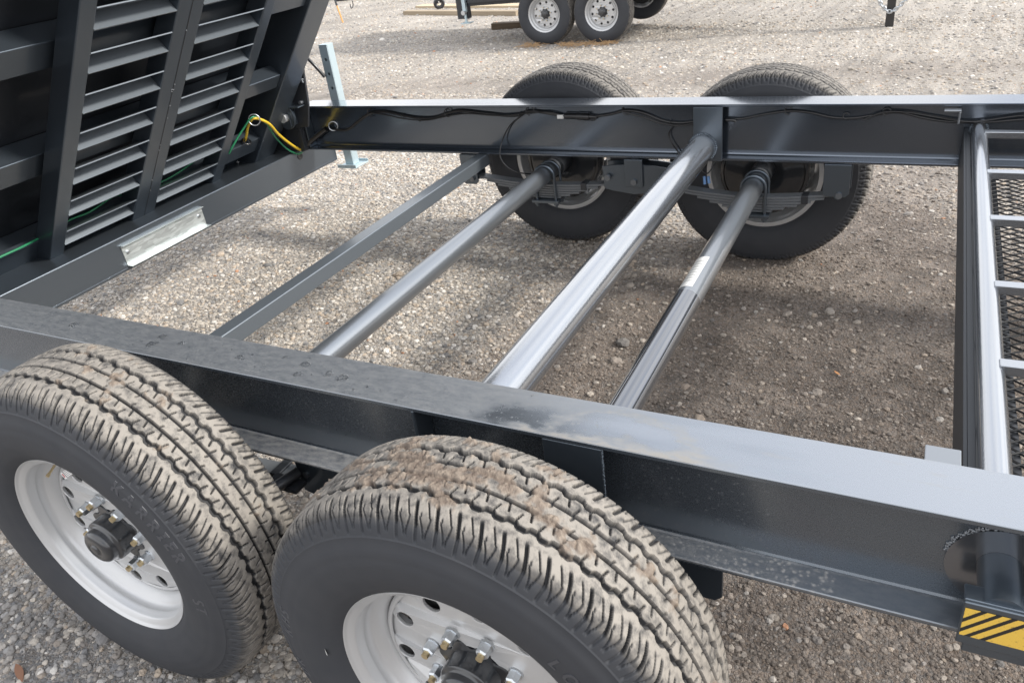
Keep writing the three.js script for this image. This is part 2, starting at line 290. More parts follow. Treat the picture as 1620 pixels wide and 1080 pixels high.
// loose stones
function stoneGeo(detail, flat) {
  let g = new THREE.IcosahedronGeometry(1, detail); g.deleteAttribute('uv'); g.deleteAttribute('normal'); g = mergeVertices(g, 1e-3);
  const p = g.attributes.position; const ax = rr(0.7, 1.1), az = rr(0.75, 1.25), o = rnd() * 50;
  for (let i = 0; i < p.count; i++) { const x = p.getX(i), y = p.getY(i), z = p.getZ(i), k = 1 + 0.5 * nz(x * 1.1 + o, y * 1.1, z * 1.1 + o) + rr(-0.1, 0.1); p.setXYZ(i, x * k * ax, y * k * flat, z * k * az); }
  g = g.toNonIndexed(); g.computeVertexNormals(); return g;
}
{
  const mat = new THREE.MeshStandardMaterial({ color: 0xffffff, roughness: 0.88 });
  const kinds = [stoneGeo(1, 0.55), stoneGeo(1, 0.7), stoneGeo(0, 0.6), stoneGeo(1, 0.45)];
  const put = [[], [], [], []];
  const tones = [[0.37, 0.335, 0.295], [0.44, 0.395, 0.34], [0.30, 0.28, 0.26], [0.38, 0.315, 0.25], [0.42, 0.38, 0.33], [0.54, 0.51, 0.47], [0.20, 0.195, 0.19]];
  const add = (x, z, r) => put[Math.floor(rnd() * 4)].push([x, z, r]);
  function scatter(x0, x1, z0, z1, n, r0, r1, pw, gate) { for (let i = 0; i < n; i++) { const x = rr(x0, x1), z = rr(z0, z1); if (gate && rnd() > gate(x, z)) continue; add(x, z, r0 + (r1 - r0) * Math.pow(rnd(), pw)); } }
  const clean = (x, z) => Math.pow(1 - dirtness(x, z), 1.2) + 0.09;
  scatter(-1.7, 0.9, -0.6, 1.0, 48000, 0.002, 0.011, 3.4, clean);
  scatter(-2.4, 1.9, -3.2, -0.4, 150000, 0.0022, 0.0105, 3.4, clean);
  scatter(0.4, 2.0, -0.8, 0.5, 5000, 0.002, 0.009, 3);
  scatter(-3.5, 3.2, -5.2, -2.8, 60000, 0.0035, 0.013, 3.5, clean);
  scatter(-9, 4, -9.5, -5.0, 60000, 0.0045, 0.016, 4, clean);
  scatter(-16, 4, -17, -9.0, 40000, 0.006, 0.022, 4, clean);
  scatter(-2.2, 1.9, -3.0, 0.8, 260, 0.011, 0.022, 2.5); scatter(-8, 3.5, -9, -3, 500, 0.012, 0.035, 3);
  const clods = [], soil = (x, z) => dirtness(x, z) * (0.25 + 0.9 * clamp(0.5 + 1.6 * fbm(x * 2.6, z * 2.6, 12.1, 3)));
  for (const [x0, x1, z0, z1, n, r1] of [[-0.3, 2.0, -2.9, 0.6, 110000, 0.0050], [-0.5, 3.2, -5.2, -2.9, 26000, 0.009]]) for (let i = 0; i < n; i++) { const x = rr(x0, x1), z = rr(z0, z1); if (rnd() < soil(x, z)) { put[Math.floor(rnd() * 4)].push([x, z, 0.0016 + r1 * Math.pow(rnd(), 3.4), 1]); } }
  const o = new THREE.Object3D(), q = new THREE.Color();
  put.forEach((l, k) => {
    const im = new THREE.InstancedMesh(kinds[k], mat, l.length);
    l.forEach(([x, z, r, soil], i) => {
      o.position.set(x, groundY(x, z) + groundBump(x, z) + r * 0.12, z); o.rotation.set(rr(-0.35, 0.35), rnd() * 6.28, rr(-0.35, 0.35)); o.scale.setScalar(r); o.updateMatrix(); im.setMatrixAt(i, o.matrix);
      const d = dirtness(x, z); let t = tones[Math.floor(Math.pow(rnd(), 1.3) * tones.length)]; const f = rr(0.8, 1.3) * (1 - 0.15 * d); t = mix3(t, [0.22, 0.18, 0.15], d * rr(0.2, 0.85));
      if (soil) t = mix3([0.12, 0.098, 0.082], [0.26, 0.222, 0.19], rnd()); else if (rnd() < 0.004) t = [0.42, 0.22, 0.13];
      if (z > 0.25 && x < 0.7 && z < 1.2 && rnd() < 0.8) t = mix3(t, [0.15, 0.148, 0.152], rr(0.3, 0.8));  // near-left stones: dark grey tone, tyre shade painted in with it
      im.setColorAt(i, q.setRGB(t[0] * f, t[1] * f, t[2] * f));
    });
    im.name = k ? `gravel_${String(k).padStart(3, '0')}` : 'gravel'; im.castShadow = im.receiveShadow = true;
    tag(im, 'loose grey and tan gravel stones strewn over the yard', 'gravel', null, 'stuff'); scene.add(im);
  });
}
const gy = (x, z) => groundY(x, z) + groundBump(x, z);

// ---------------------------------------------------------------- the tyre
const TYRE_HALF = [[0, 0.3855], [0.03, 0.3850], [0.06, 0.3830], [0.080, 0.3793], [0.0905, 0.3735], [0.098, 0.363], [0.1055, 0.345], [0.1135, 0.318], [0.1165, 0.290], [0.1135, 0.262], [0.105, 0.240], [0.0990, 0.2290], [0.0915, 0.2210], [0.086, 0.2140]];
const tyreCurve = (() => {
  const pts = [...TYRE_HALF.slice(1).reverse().map(p => V(-p[0], p[1], 0)), ...TYRE_HALF.map(p => V(p[0], p[1], 0))];
  const c = new THREE.CatmullRomCurve3(pts, false, 'centripetal'); c.arcLengthDivisions = 2000; const L = c.getLength();
  const at = v => { const t = clamp(v / L + 0.5); const p = c.getPointAt(t), d = c.getTangentAt(t); return { z: p.x, r: p.y, nz: -d.y, nr: d.x }; };   // (z, r) with outward normal
  return { L, at };
})();
const TPITCH = 2 * PI * 0.3855 / 72;
function wallZ(r) { let lo = 0.10, hi = tyreCurve.L / 2; for (let i = 0; i < 40; i++) { const m = (lo + hi) / 2; if (tyreCurve.at(m).r > r) lo = m; else hi = m; } return tyreCurve.at(lo); }
function hash01(i, j) { const q = Math.sin(i * 127.1 + j * 311.7) * 43758.5453; return q - Math.floor(q); }
function treadDepth(u, v) {
  const av = Math.abs(v), ph = v < 0 ? 0.42 : 0, f = x => x - Math.floor(x), w = x => Math.abs(x - Math.round(x));
  const t = f(u / TPITCH + ph); let d = 0;
  const tri = Math.abs(2 * t - 1), trap = clamp((tri - 0.5) * 2.6, -0.5, 0.5);
  const g1 = 0.0455 + 0.0052 * trap; d = Math.max(d, 0.0085 * (1 - sm(0.0036, 0.0050, Math.abs(av - g1))));
  const g2 = 0.0150; d = Math.max(d, 0.0080 * (1 - sm(0.0020, 0.0033, Math.abs(av - g2))));
  if (av > 0.0165 && av < 0.043) {   // sipes on the second rib
    const a = w(t - 0.30 - (av - 0.03) * 9) * TPITCH; d = Math.max(d, 0.0055 * (1 - sm(0.0009, 0.0019, a)) * sm(0.024, 0.027, av));
    const b = w(t - 0.82 + (av - 0.03) * 9) * TPITCH; d = Math.max(d, 0.0055 * (1 - sm(0.0009, 0.0019, b)) * (1 - sm(0.029, 0.033, av)));
  }
  if (av < 0.0165) { const s = v > 0 ? 0.1 : 0.6, a = w(u / TPITCH - s - v * 14) * TPITCH; d = Math.max(d, 0.005 * (1 - sm(0.0009, 0.0019, a)) * sm(0.004, 0.006, av)); }
  if (av > 0.047) {   // curved grooves between the shoulder lugs, and a crooked sipe in each lug
    const tc = 0.10 + 10 * Math.pow(Math.max(0, 0.100 - av), 1.3) * 2.9;
    const a = w(t - tc) * TPITCH; d = Math.max(d, 0.0075 * (1 - sm(0.0018, 0.0032, a)) * sm(0.060, 0.068, av) * (1 - 0.6 * sm(0.098, 0.106, av)) * (1 - sm(0.121, 0.127, av)));
    const zig = 0.10 * (Math.abs(2 * clamp((av - 0.064) / 0.046) - 1) * 2 - 1) * (av > 0.087 ? 1 : 0.6);
    const b = w(t - tc - 0.40 - zig) * TPITCH; d = Math.max(d, 0.0035 * (1 - sm(0.0006, 0.0018, b)) * sm(0.060, 0.066, av) * (1 - sm(0.113, 0.119, av)));
    const c = w(t - tc - 0.72 + zig) * TPITCH; d = Math.max(d, 0.0030 * (1 - sm(0.0006, 0.0018, c)) * sm(0.078, 0.084, av) * (1 - sm(0.113, 0.119, av)));
  }
  return d;
}
function tyreGeo(NU, outStep, inStep, side, o = {}) {
  const half = tyreCurve.L / 2, vs = [];
  let v = -half; while (v < half) { vs.push(v); const a = Math.abs(v); v += a > 0.131 ? side : v < 0 ? inStep : outStep; } vs.push(half);
  const prof = vs.map(x => tyreCurve.at(x)), NV = vs.length, pos = new Float32Array(NU * NV * 3), col = new Float32Array(NU * NV * 3), ix = [];
  const rub = [0.026, 0.027, 0.030], wall = [0.040, 0.043, 0.050], dustC = o.dust || [0.262, 0.240, 0.213], mudC = [0.115, 0.085, 0.066];
  for (let i = 0; i < NU; i++) {
    const th = i / NU * 2 * PI, u = th * 0.3855, c = Math.cos(th), s = Math.sin(th);
    for (let j = 0; j < NV; j++) {
      const vv = vs[j], av = Math.abs(vv), p = prof[j];
      let d = av < 0.131 ? treadDepth(u, vv) : 0, col3, off = 0;
      const n1 = fbm(u * 16, vv * 16, o.s || 1, 4), n2 = fbm(u * 70, vv * 70, 3 + (o.s || 1), 3);
      let mud = 0;
      if (o.mud) {
        const a = Math.atan2(Math.sin(th - o.mud.at), Math.cos(th - o.mud.at));
        mud = sm(o.mud.th, o.mud.th + 0.22, n1 + 0.45 * n2 + o.mud.k * Math.exp(-Math.pow(a / o.mud.w, 2)) - 0.5 * sm(0.05, 0.085, vv) - 0.4 * sm(-0.07, -0.1, vv) + (o.mud.band || 0) * (1 - sm(0.012, 0.045, av)) * (0.5 + n1));
        if (av > 0.11) mud = 0;
        d = mix(d, d * 0.35, mud); off += mud * (0.0010 + 0.006 * n2 + 0.003 * n1 + 0.0012 * (hash01(i, j) - 0.5));
      }
      if (av > 0.128 && av < 0.131) off += 0.0009;
      if (av > 0.127) { off += 0.0010 * (1 - sm(0.002, 0.0045, Math.abs(av - 0.152))) + 0.0008 * (1 - sm(0.002, 0.0045, Math.abs(av - 0.176)))+ 0.0012 * (1 - sm(0.0008, 0.002, Math.abs(av - 0.2295))) + 0.0008 * (1 - sm(0.0006, 0.0018, Math.abs(av - 0.238))); }
      const top = 1 - sm(0.0003, 0.0022, d);
      let dust = top * (1 - sm(0.074, 0.110, av + 0.02 * n1)) * clamp(0.80 + 0.8 * n1 + 1.3 * n2 + 0.35 * (hash01(i, j) - 0.5)) + 0.06 * clamp(0.5 + n1) * (av > 0.11 ? 0.2 : 1);
      dust *= o.clean ? 1 - o.clean : 1;
      dust += (o.wallDust || 0.018) * clamp(0.6 + 1.4 * n1) * (av > 0.11 ? 1 : 0.3);
      col3 = mix3(av > 0.1 ? wall : rub, dustC, clamp(dust, 0, 0.95)); col3 = mix3(col3, mix3(mudC, [0.24, 0.195, 0.155], clamp(0.35 + 1.6 * n2)), mud * 0.9);
      const R = p.r + (off - d) * p.nr, Z = p.z + (off - d) * p.nz, k = (i * NV + j) * 3;
      pos[k] = R * c; pos[k + 1] = R * s; pos[k + 2] = Z; col[k] = col3[0]; col[k + 1] = col3[1]; col[k + 2] = col3[2];
    }
  }
  for (let i = 0; i < NU; i++) { const a = i * NV, b = ((i + 1) % NU) * NV; for (let j = 0; j < NV - 1; j++) ix.push(a + j, b + j, a + j + 1, a + j + 1, b + j, b + j + 1); }
  const g = new THREE.BufferGeometry(); g.setAttribute('position', new THREE.BufferAttribute(pos, 3)); g.setAttribute('color', new THREE.BufferAttribute(col, 3)); g.setIndex(ix); g.computeVertexNormals(); return g;
}
M.rubber = new THREE.MeshPhysicalMaterial({ vertexColors: true, roughness: 0.66, specularIntensity: 0.7 });
M.letter = new THREE.MeshStandardMaterial({ color: C(0.060, 0.063, 0.072), roughness: 0.45 });
const font = await new FontLoader().loadAsync('fonts/droid/droid_sans_bold.typeface.json');
function arcText(str, size, rMid, deg0, track = 1.0, raise = 0.0010) {   // starts at deg0 and runs clockwise, tops outward
  let x = 0; const out = [];
  for (const ch of str) {
    if (ch === ' ') { x += size * 0.45; continue; }
    const g = new TextGeometry(ch, { font, size, depth: raise * 2, curveSegments: 5, bevelEnabled: false }); g.computeBoundingBox();
    const w = g.boundingBox.max.x, p = g.attributes.position;
    for (let i = 0; i < p.count; i++) {
      const r = rMid - size / 2 + p.getY(i), a = deg0 * PI / 180 - (x + p.getX(i)) / rMid, wz = wallZ(r);
      p.setXYZ(i, r * Math.cos(a), r * Math.sin(a), wz.z - raise + p.getZ(i));
    }
    g.computeVertexNormals(); out.push(g); x += (w + size * 0.16) * track;
  }
  return out;
}

// ---------------------------------------------------------------- the wheel
const Z_LIP = 0.095;
const rimGeo = lathe([[0.2050, -0.0945], [0.2215, -0.0950], [0.2228, -0.090], [0.2190, -0.0865], [0.2055, -0.082], [0.2035, -0.050], [0.196, -0.040], [0.178, -0.012], [0.178, 0.020], [0.186, 0.040], [0.1975, 0.048], [0.2025, 0.054], [0.2030, 0.064], [0.2010, 0.0675], [0.2045, 0.071], [0.2050, 0.080], [0.2080, 0.085], [0.2165, 0.0885], [0.2205, 0.0925], [0.2222, 0.0955], [0.2232, 0.0945], [0.2230, 0.088], [0.214, 0.082], [0.2095, 0.0815]], 144);
function discGeo() {
  const s = new THREE.Shape(); s.absarc(0, 0, 0.1765, 0, 2 * PI, false);
  const cut = (x, y, r) => { const p = new THREE.Path(); p.absarc(x, y, r, 0, 2 * PI, true); s.holes.push(p); };
  cut(0, 0, 0.058); for (let k = 0; k < 10; k++) { const a = (k * 36 + 7.5) * PI / 180; cut(0.1425 * Math.cos(a), 0.1425 * Math.sin(a), 0.0158); }
  let g = new THREE.ExtrudeGeometry(s, { depth: 0.004, bevelEnabled: true, bevelThickness: 0.0015, bevelSize: 0.0015, bevelOffset: -0.0015, bevelSegments: 2, curveSegments: 28 });
  const p = g.attributes.position;
  for (let i = 0; i < p.count; i++) { const r = Math.hypot(p.getX(i), p.getY(i)); let z = 0.030 + 0.004 * sm(0.172, 0.160, r) + 0.002 * sm(0.120, 0.108, r) - 0.010 * sm(0.164, 0.1765, r); p.setZ(i, p.getZ(i) + z); }
  g.deleteAttribute('normal'); g.deleteAttribute('uv'); g.computeVertexNormals(); return g;
}
// the extruded faces are triangulated coarsely: add a ring-wise lathe on top for the raised centre and rolled edge
const discFace = discGeo();
const discRing = lathe([[0.1785, 0.026], [0.1765, 0.031], [0.1725, 0.0325], [0.168, 0.0335], [0.168, 0.030]], 120);
const lugGeo = (() => {
  const n = new THREE.CylinderGeometry(0.0110, 0.0110, 0.017, 6).rotateX(PI / 2).translate(0, 0, 0.010);
  const cone = new THREE.CylinderGeometry(0.0088, 0.0110, 0.003, 6).rotateX(PI / 2).translate(0, 0, 0.0198);
  const fl = new THREE.CylinderGeometry(0.0122, 0.0135, 0.004, 20).rotateX(PI / 2).translate(0, 0, 0.001);
  return merge([n, cone, fl].map(g => { const q = g.toNonIndexed(); q.computeVertexNormals(); return q; }));
})();
const studGeo = new THREE.CylinderGeometry(0.0060, 0.0064, 0.028, 12).rotateX(PI / 2).translate(0, 0, 0.0145);
const hubGeo = lathe([[0.058, 0.0], [0.058, 0.030], [0.0495, 0.036], [0.0485, 0.056], [0.0482, 0.073], [0.0465, 0.0755], [0.0440, 0.076], [0.0412, 0.0785], [0.0395, 0.080], [0.0388, 0.088], [0.0365, 0.094], [0.030, 0.0985], [0.020, 0.1005], [0.0185, 0.0985], [0.013, 0.0985], [0.012, 0.1015], [0.008, 0.1030], [0, 0.1035]], 64);
const hubFlange = (() => { const s = new THREE.Shape(); for (let i = 0; i <= 128; i++) { const a = i / 128 * 2 * PI, r = 0.060 + 0.0075 * Math.cos(a * 8 + PI); i ? s.lineTo(r * Math.cos(a), r * Math.sin(a)) : s.moveTo(r, 0); } return new THREE.ExtrudeGeometry(s, { depth: 0.008, bevelEnabled: true, bevelThickness: 0.002, bevelSize: 0.002, bevelSegments: 2, curveSegments: 4 }).translate(0, 0, 0.034); })();
const drumGeo = lathe([[0.155, -0.095], [0.166, -0.094], [0.168, -0.088], [0.168, -0.03], [0.160, -0.004], [0.06, 0.004]], 72);
const backGeo = lathe([[0.0, -0.089], [0.05, -0.089], [0.056, -0.097], [0.085, -0.099], [0.092, -0.093], [0.140, -0.094], [0.152, -0.092]], 72);
const valveGeo = [cylBetween([0, 0, 0], [0, 0.012, 0.030], 0.0035, 10), cylBetween([0, 0.012, 0.030], [0, 0.0155, 0.039], 0.0048, 10)];

function buildWheel(parent, pos, flip, tyre, o = {}) {
  const w = grp('wheel', parent, pos); if (flip) w.rotation.y = PI;
  const t = mk('tyre', tyre, M.rubber, w); t.rotation.z = o.spin || 0;
  mk('rim', [rimGeo, discFace, discRing], M.silver, w);
  mk('hub', [hubGeo, hubFlange], M.gloss, w);
  const phase = o.phase || 0;
  for (let k = 0; k < 8; k++) {
    const a = (k * 45 + phase) * PI / 180, n = mk('lug_nut', lugGeo, M.zinc, w); n.position.set(0.0826 * Math.cos(a), 0.0826 * Math.sin(a), 0.0405); n.rotation.z = rnd() * 2;
    const st = mk('wheel_stud', studGeo, M.brass, w); st.position.copy(n.position);
  }
  if (o.valve !== undefined) { const v = mk('valve_stem', valveGeo, M.brass, w); const a = o.valve * PI / 180; v.position.set(0.186 * Math.cos(a), 0.186 * Math.sin(a), 0.045); v.rotation.z = a + PI / 2; v.scale.setScalar(0.75); }
  mk('brake_drum', [drumGeo, backGeo], M.gloss, w);
  return w;
}

// ================================================================ THE DUMP TRAILER
const trailer = thing('dump_trailer', 'dark grey tandem axle dump trailer with its bed raised, seen across its open frame', 'trailer');
const W = 1.9554, ZO = 0.3297, ZW = ZO - Z_LIP, XA = [0, 0.8526], YA = [0.3761, 0.350], YX = [0.3785, 0.366];
// ---- frame rails
for (const [k, zc] of [[0, 0], [1, -W]]) {
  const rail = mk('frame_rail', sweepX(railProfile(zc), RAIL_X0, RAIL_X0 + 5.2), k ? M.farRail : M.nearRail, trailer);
  const s = k ? 1 : 1, y0 = HT - HB + TF + 0.0005, y1 = HT - TF - 0.0005;
  for (const e of [-1, 1]) mk('end_plate', box(RAIL_X0 + 0.004, RAIL_X0 + 0.012, y0, y1, zc + (e > 0 ? 0.0045 : -0.053), zc + (e > 0 ? 0.053 : -0.0045)), M.paint, rail);
  if (k) mk('stiffener_plate', box(0.628, 0.735, y0 - 0.012, y1 + 0.0003, zc + 0.0485, zc + 0.0555), M.paint, rail);
  else {
    mk('gusset', box(0.645, 0.652, y0, y1, 0.004, 0.052), M.paint, rail);
    mk('stiffener_plate', box(0.899, 1.001, y0, y1, 0.047, 0.0532), M.paint, rail);
    const b = []; for (let i = 0; i < 64; i++) { const t = i / 63; b.push(new THREE.SphereGeometry(rr(0.0018, 0.0024), 7, 5).translate(1.0018 + rr(-0.0004, 0.0004), mix(y0, y1, t), 0.0515)); } mk('weld_bead', b, M.paint, rail);
  }
}
{   // rain drops lying on the near rail
  const water = new THREE.MeshPhysicalMaterial({ color: 0xffffff, roughness: 0.02, transmission: 1, thickness: 0.01, ior: 1.33 });
  const list = [[-0.33, 0.5, 0.012], [-0.05, 0.35, 0.011], [-0.045, 0.65, 0.013], [0.20, 0.55, 0.009], [0.36, 0.4, 0.010], [0.37, 0.72, 0.009], [0.43, 0.55, 0.010], [0.466, 0.57, 0.011], [0.02, 0.44, 0.008], [0.30, 0.3, 0.006]];
  for (let i = 0; i < 26; i++) list.push([rr(-0.5, 0.9), rr(0.08, 0.92), rr(0.0015, 0.004)]);
  for (const [x, t, r] of list) mk('water_drop', new THREE.SphereGeometry(1, 20, 10, 0, 2 * PI, 0, PI / 2).scale(r * rr(0.95, 1.3), r * 0.26, r).translate(x, HT + 0.0002, (t - 0.5) * 0.104), water, trailer);
}
// angle rests for the bed, welded under the inner top edge of each rail
mk('bed_rest', [box(1.442, 1.488, 0.6575, 0.6645, -0.095, -0.0545), box(1.4815, 1.488, 0.617, 0.6573, -0.093, -0.0545)], M.axle, trailer);
mk('bed_rest', [box(1.437, 1.485, 0.650, 0.656, -W + 0.056, -W + 0.085), box(1.479, 1.485, 0.612, 0.6497, -W + 0.056, -W + 0.084)], M.axle, trailer);
// ---- cross members
mk('cross_tube', cylBetween([0.662, 0.512, -W + 0.004], [0.662, 0.512, -0.004], 0.0495, 64), M.tube, trailer);
{
  const ring = (x, y, z, r, n, sz) => { const g = new THREE.TorusGeometry(r, sz, 8, n * 5), p = g.attributes.position; for (let i = 0; i < p.count; i++) { const a = Math.atan2(p.getY(i), p.getX(i)), k = 1 + 0.03 * Math.sin(a * n) * 1 + 0.05 * nz(Math.cos(a) * 6, Math.sin(a) * 6, p.getZ(i) * 200); p.setXYZ(i, x + p.getX(i) * k, y + p.getY(i) * k, z + p.getZ(i) * (0.8 + 0.5 * Math.sin(a * n + 1))); } g.computeVertexNormals(); return [g]; };
  mk('weld_bead', ring(0.662, 0.512, -W + 0.058, 0.0505, 46, 0.0045), M.paint, trailer);
  mk('weld_bead', ring(1.545, 0.575, -W + 0.006, 0.024, 26, 0.004), M.paint, trailer);
  const sp = []; for (let i = 0; i < 320; i++) { const a = mix(0.15, 0.95, rnd()) * PI, r = 0.0695 + (rnd() + rnd() - 1) * 0.005; sp.push(new THREE.SphereGeometry(rr(0.0008, 0.0026), 6, 4).translate(1.552 + r * 1.0 * Math.cos(a), 0.552 + r * Math.sin(a), 0.0045)); }
  mk('weld_spatter', sp, M.weld, trailer);
}
mk('cross_angle', [box(-0.316, -0.265, 0.411, 0.4615, -W + 0.03, -0.03, 0.004)], M.slatPaint, trailer);
// rear box beam with galvanised bracket
{
  const beam = mk('rear_crossmember', [box(-1.56, -1.2985, 0.328, 0.4622, -W - 0.20, 0.06, 0.006), box(-1.2992, -1.2965, 0.3355, 0.341, -W - 0.19, 0.05, 0.001)], paint({ color: C(0.145, 0.168, 0.195) }), trailer);
  const br = grp('bracket', trailer);
  mk('channel', [box(-1.2982, -1.2955, 0.350, 0.428, -1.2305, -0.8145, 0.0005), box(-1.2982, -1.268, 0.3475, 0.3500, -1.2305, -0.8145, 0.0005), box(-1.2982, -1.280, 0.4280, 0.4305, -1.2305, -0.8145, 0.0005)], M.galv, br);
  for (const z of [-0.835, -1.205]) mk('bolt', [cylBetween([-1.2955, 0.398, z], [-1.289, 0.398, z], 0.006, 12)], M.zinc, br);
  mk('wire_hole', lathe([[0.0, 0.0005], [0.014, 0.001], [0.0165, 0.003], [0.018, 0.0]], 24).rotateY(PI / 2).translate(-1.2978, 0.434, -1.888), M.black, beam);
}
// front cross pipe and channel
mk('cross_tube', cylBetween([1.545, 0.578, -W + 0.004], [1.545, 0.578, -0.004], 0.0225, 48), M.tube, trailer);
mk('front_channel', [box(1.503, 1.509, 0.462, 0.5735, -W + 0.03, -0.02, 0.001), box(1.5093, 1.521, 0.5665, 0.5735, -W + 0.03, -0.02, 0.001), box(1.5093, 1.545, 0.462, 0.468, -W + 0.03, -0.02, 0.001)], new THREE.MeshStandardMaterial({ color: C(0.028, 0.032, 0.038), roughness: 0.6 }), trailer);
// tray in front of it: bars above, wire mesh below
{
  const tray = grp('mesh_tray', trailer);
  for (const z of [-1.845, -1.475, -1.140, -0.776, -0.460]) mk('bar', box(1.556, 2.30, 0.580, 0.600, z - 0.013, z + 0.013, 0.002), M.tube, tray);
  mk('tray_edge', [box(1.572, 1.606, 0.4655, 0.4695, -1.86, -0.06, 0.0005), box(2.26, 2.30, 0.4655, 0.4695, -1.86, -0.06, 0.0005), box(1.6065, 2.2595, 0.4655, 0.4695, -1.8595, -1.825, 0.0005)], M.dark, tray);
  const l = [], pz = 0.034, px = 0.047;
  const strand = (x0, z0, x1, z1, hh) => { const L = Math.hypot(x1 - x0, z1 - z0); const g = new THREE.BoxGeometry(L + 0.002, 0.0036, 0.0034); g.rotateZ(0); g.rotateX(0.5 * hh); g.rotateY(-Math.atan2(z1 - z0, x1 - x0)); g.translate((x0 + x1) / 2, 0.474 + 0.0008 * hh, (z0 + z1) / 2); l.push(g); };
  for (let j = 0; j < 53; j++) for (let i = 0; i < 14; i++) { const z = -1.85 + j * pz, x = 1.580 + i * px; strand(x, z, x + px / 2, z + pz / 2, 1); strand(x + px / 2, z + pz / 2, x + px, z, -1); strand(x, z + pz, x + px / 2, z + pz / 2 + 0.0001, 1); strand(x + px / 2, z + pz / 2 + 0.0001, x + px, z + pz, -1); }
  const ms = mk('wire_mesh', l, new THREE.MeshStandardMaterial({ color: C(0.014, 0.015, 0.017), roughness: 0.75 }), tray); ms.userData.kind = 'stuff';
}
// outside of the near rail: round plate, pipe stub and the taped bracket
mk('round_plate', cylBetween([1.552, 0.552, 0.0036], [1.552, 0.552, 0.0075], 0.068, 72), paint({ color: C(0.2, 0.21, 0.23), roughness: 0.15, metalness: 0.8, bumpMap: null }), trailer);
mk('pipe_stub', cylBetween([1.549, 0.556, 0.0078], [1.549, 0.556, 0.090], 0.0268, 48), M.paint, trailer);
{
  const br = grp('step_bracket', trailer);
  mk('angle', [box(1.5055, 2.2, 0.496, 0.572, 0.094, 0.0995, 0.002), box(1.5055, 2.2, 0.5665, 0.5722, 0.066, 0.0938, 0.002), box(1.515, 2.2, 0.4750, 0.4955, 0.070, 0.0935, 0.002)], M.paint, br);
  const tape = dataTex(1024, 96, (x, y) => {   // yellow hazard tape: a group of black diagonal bars at its end, then plain
    const X = x / 1024 * 0.69, Y = y / 96 * 0.052, q = X - (Y - 0.052) / 1.15;
    const on = [0.021, 0.0375, 0.054, 0.0715].some(c => Math.abs(q - c) < 0.0034);
    const wr = clamp(1 - 0.5 * sm(0.18, 0.5, fbm(x / 7, y / 9, 3, 4)) - 0.10 * rnd()); return on ? [0.014, 0.014, 0.014] : [0.80 * wr, 0.52 * wr, 0.05 * wr + 0.03];
  }, true, false);
  mk('hazard_tape', new THREE.PlaneGeometry(0.686, 0.0505).translate(1.508 + 0.343, 0.5375, 0.1001), new THREE.MeshPhysicalMaterial({ map: tape, roughness: 0.45, clearcoat: 0.4 }), br);
}

// ---- axles, springs, hangers
function leafSpring(parent, xc, zc, yAxle, y0, x0, x1, yl, yr) {
  const sp = grp('leaf_spring', parent);
  const n = 6, zw = 0.022;
  for (let k = 0; k < n; k++) {
    const f = 1 - k * 0.155, t = 0.0088, top = yAxle - 0.041 - k * 0.0103, pts = [], low = [];
    for (let i = 0; i <= 24; i++) {
      const s = -1 + i / 12, X = xc + s * f * (s < 0 ? xc - x0 : x1 - xc), ye = (s < 0 ? yl : yr), y = top + (ye - (yAxle - 0.041)) * Math.pow(Math.abs(s * f), 1.8);
      pts.push([X, y]); low.unshift([X, y - t]);
    }
    mk('leaf', plateXY([...pts, ...low], zc - zw, zc + zw, [], 0.0008), M.spring, sp);
  }
  for (const [X, y] of [[x0, yl], [x1, yr]]) mk('spring_eye', cylBetween([X, y - 0.008, zc - zw], [X, y - 0.008, zc + zw], 0.015, 20), M.paint, sp);
  for (const dx of [-0.048, 0.048]) {
    const u = []; const R = 0.0435; const pts = [];
    pts.push([dx, yAxle - 0.135, zc - R]); pts.push([dx, yAxle - 0.02, zc - R]);
    for (let i = 0; i <= 8; i++) { const a = PI - i / 8 * PI; pts.push([dx, yAxle + R * Math.sin(a) * 0.98, zc + R * Math.cos(a)]); }
    pts.push([dx, yAxle - 0.02, zc + R]); pts.push([dx, yAxle - 0.135, zc + R]);
    // the bow runs round the axle in the x-y plane: turn it so the legs stand either side of the tube
    mk('u_bolt', tube(pts.map(([a, y, z]) => [xc + (z - zc), y, zc + (dx > 0 ? 0.031 : -0.031)]), 0.0062, 60, 8), M.paint, sp);
  }
  mk('spring_plate', box(xc - 0.062, xc + 0.062, yAxle - 0.116, yAxle - 0.104, zc - 0.048, zc + 0.048), M.paint, sp);
  for (const dx of [-0.0435, 0.0435]) for (const dz of [-0.031, 0.031]) mk('nut', new THREE.CylinderGeometry(0.011, 0.011, 0.011, 6).translate(xc + dx, yAxle - 0.122, zc + dz), M.paint, sp);
  mk('leaf_clip', box(xc + 0.62 * (x1 - xc) - 0.012, xc + 0.62 * (x1 - xc) + 0.012, yAxle - 0.058, yAxle - 0.028, zc - 0.026, zc + 0.026), M.dark, sp);
  return sp;
}
const boltHead = (x, y, z, dir = 1, r = 0.012) => new THREE.CylinderGeometry(r, r, 0.010, 6).rotateX(PI / 2).translate(x, y, z + dir * 0.005);
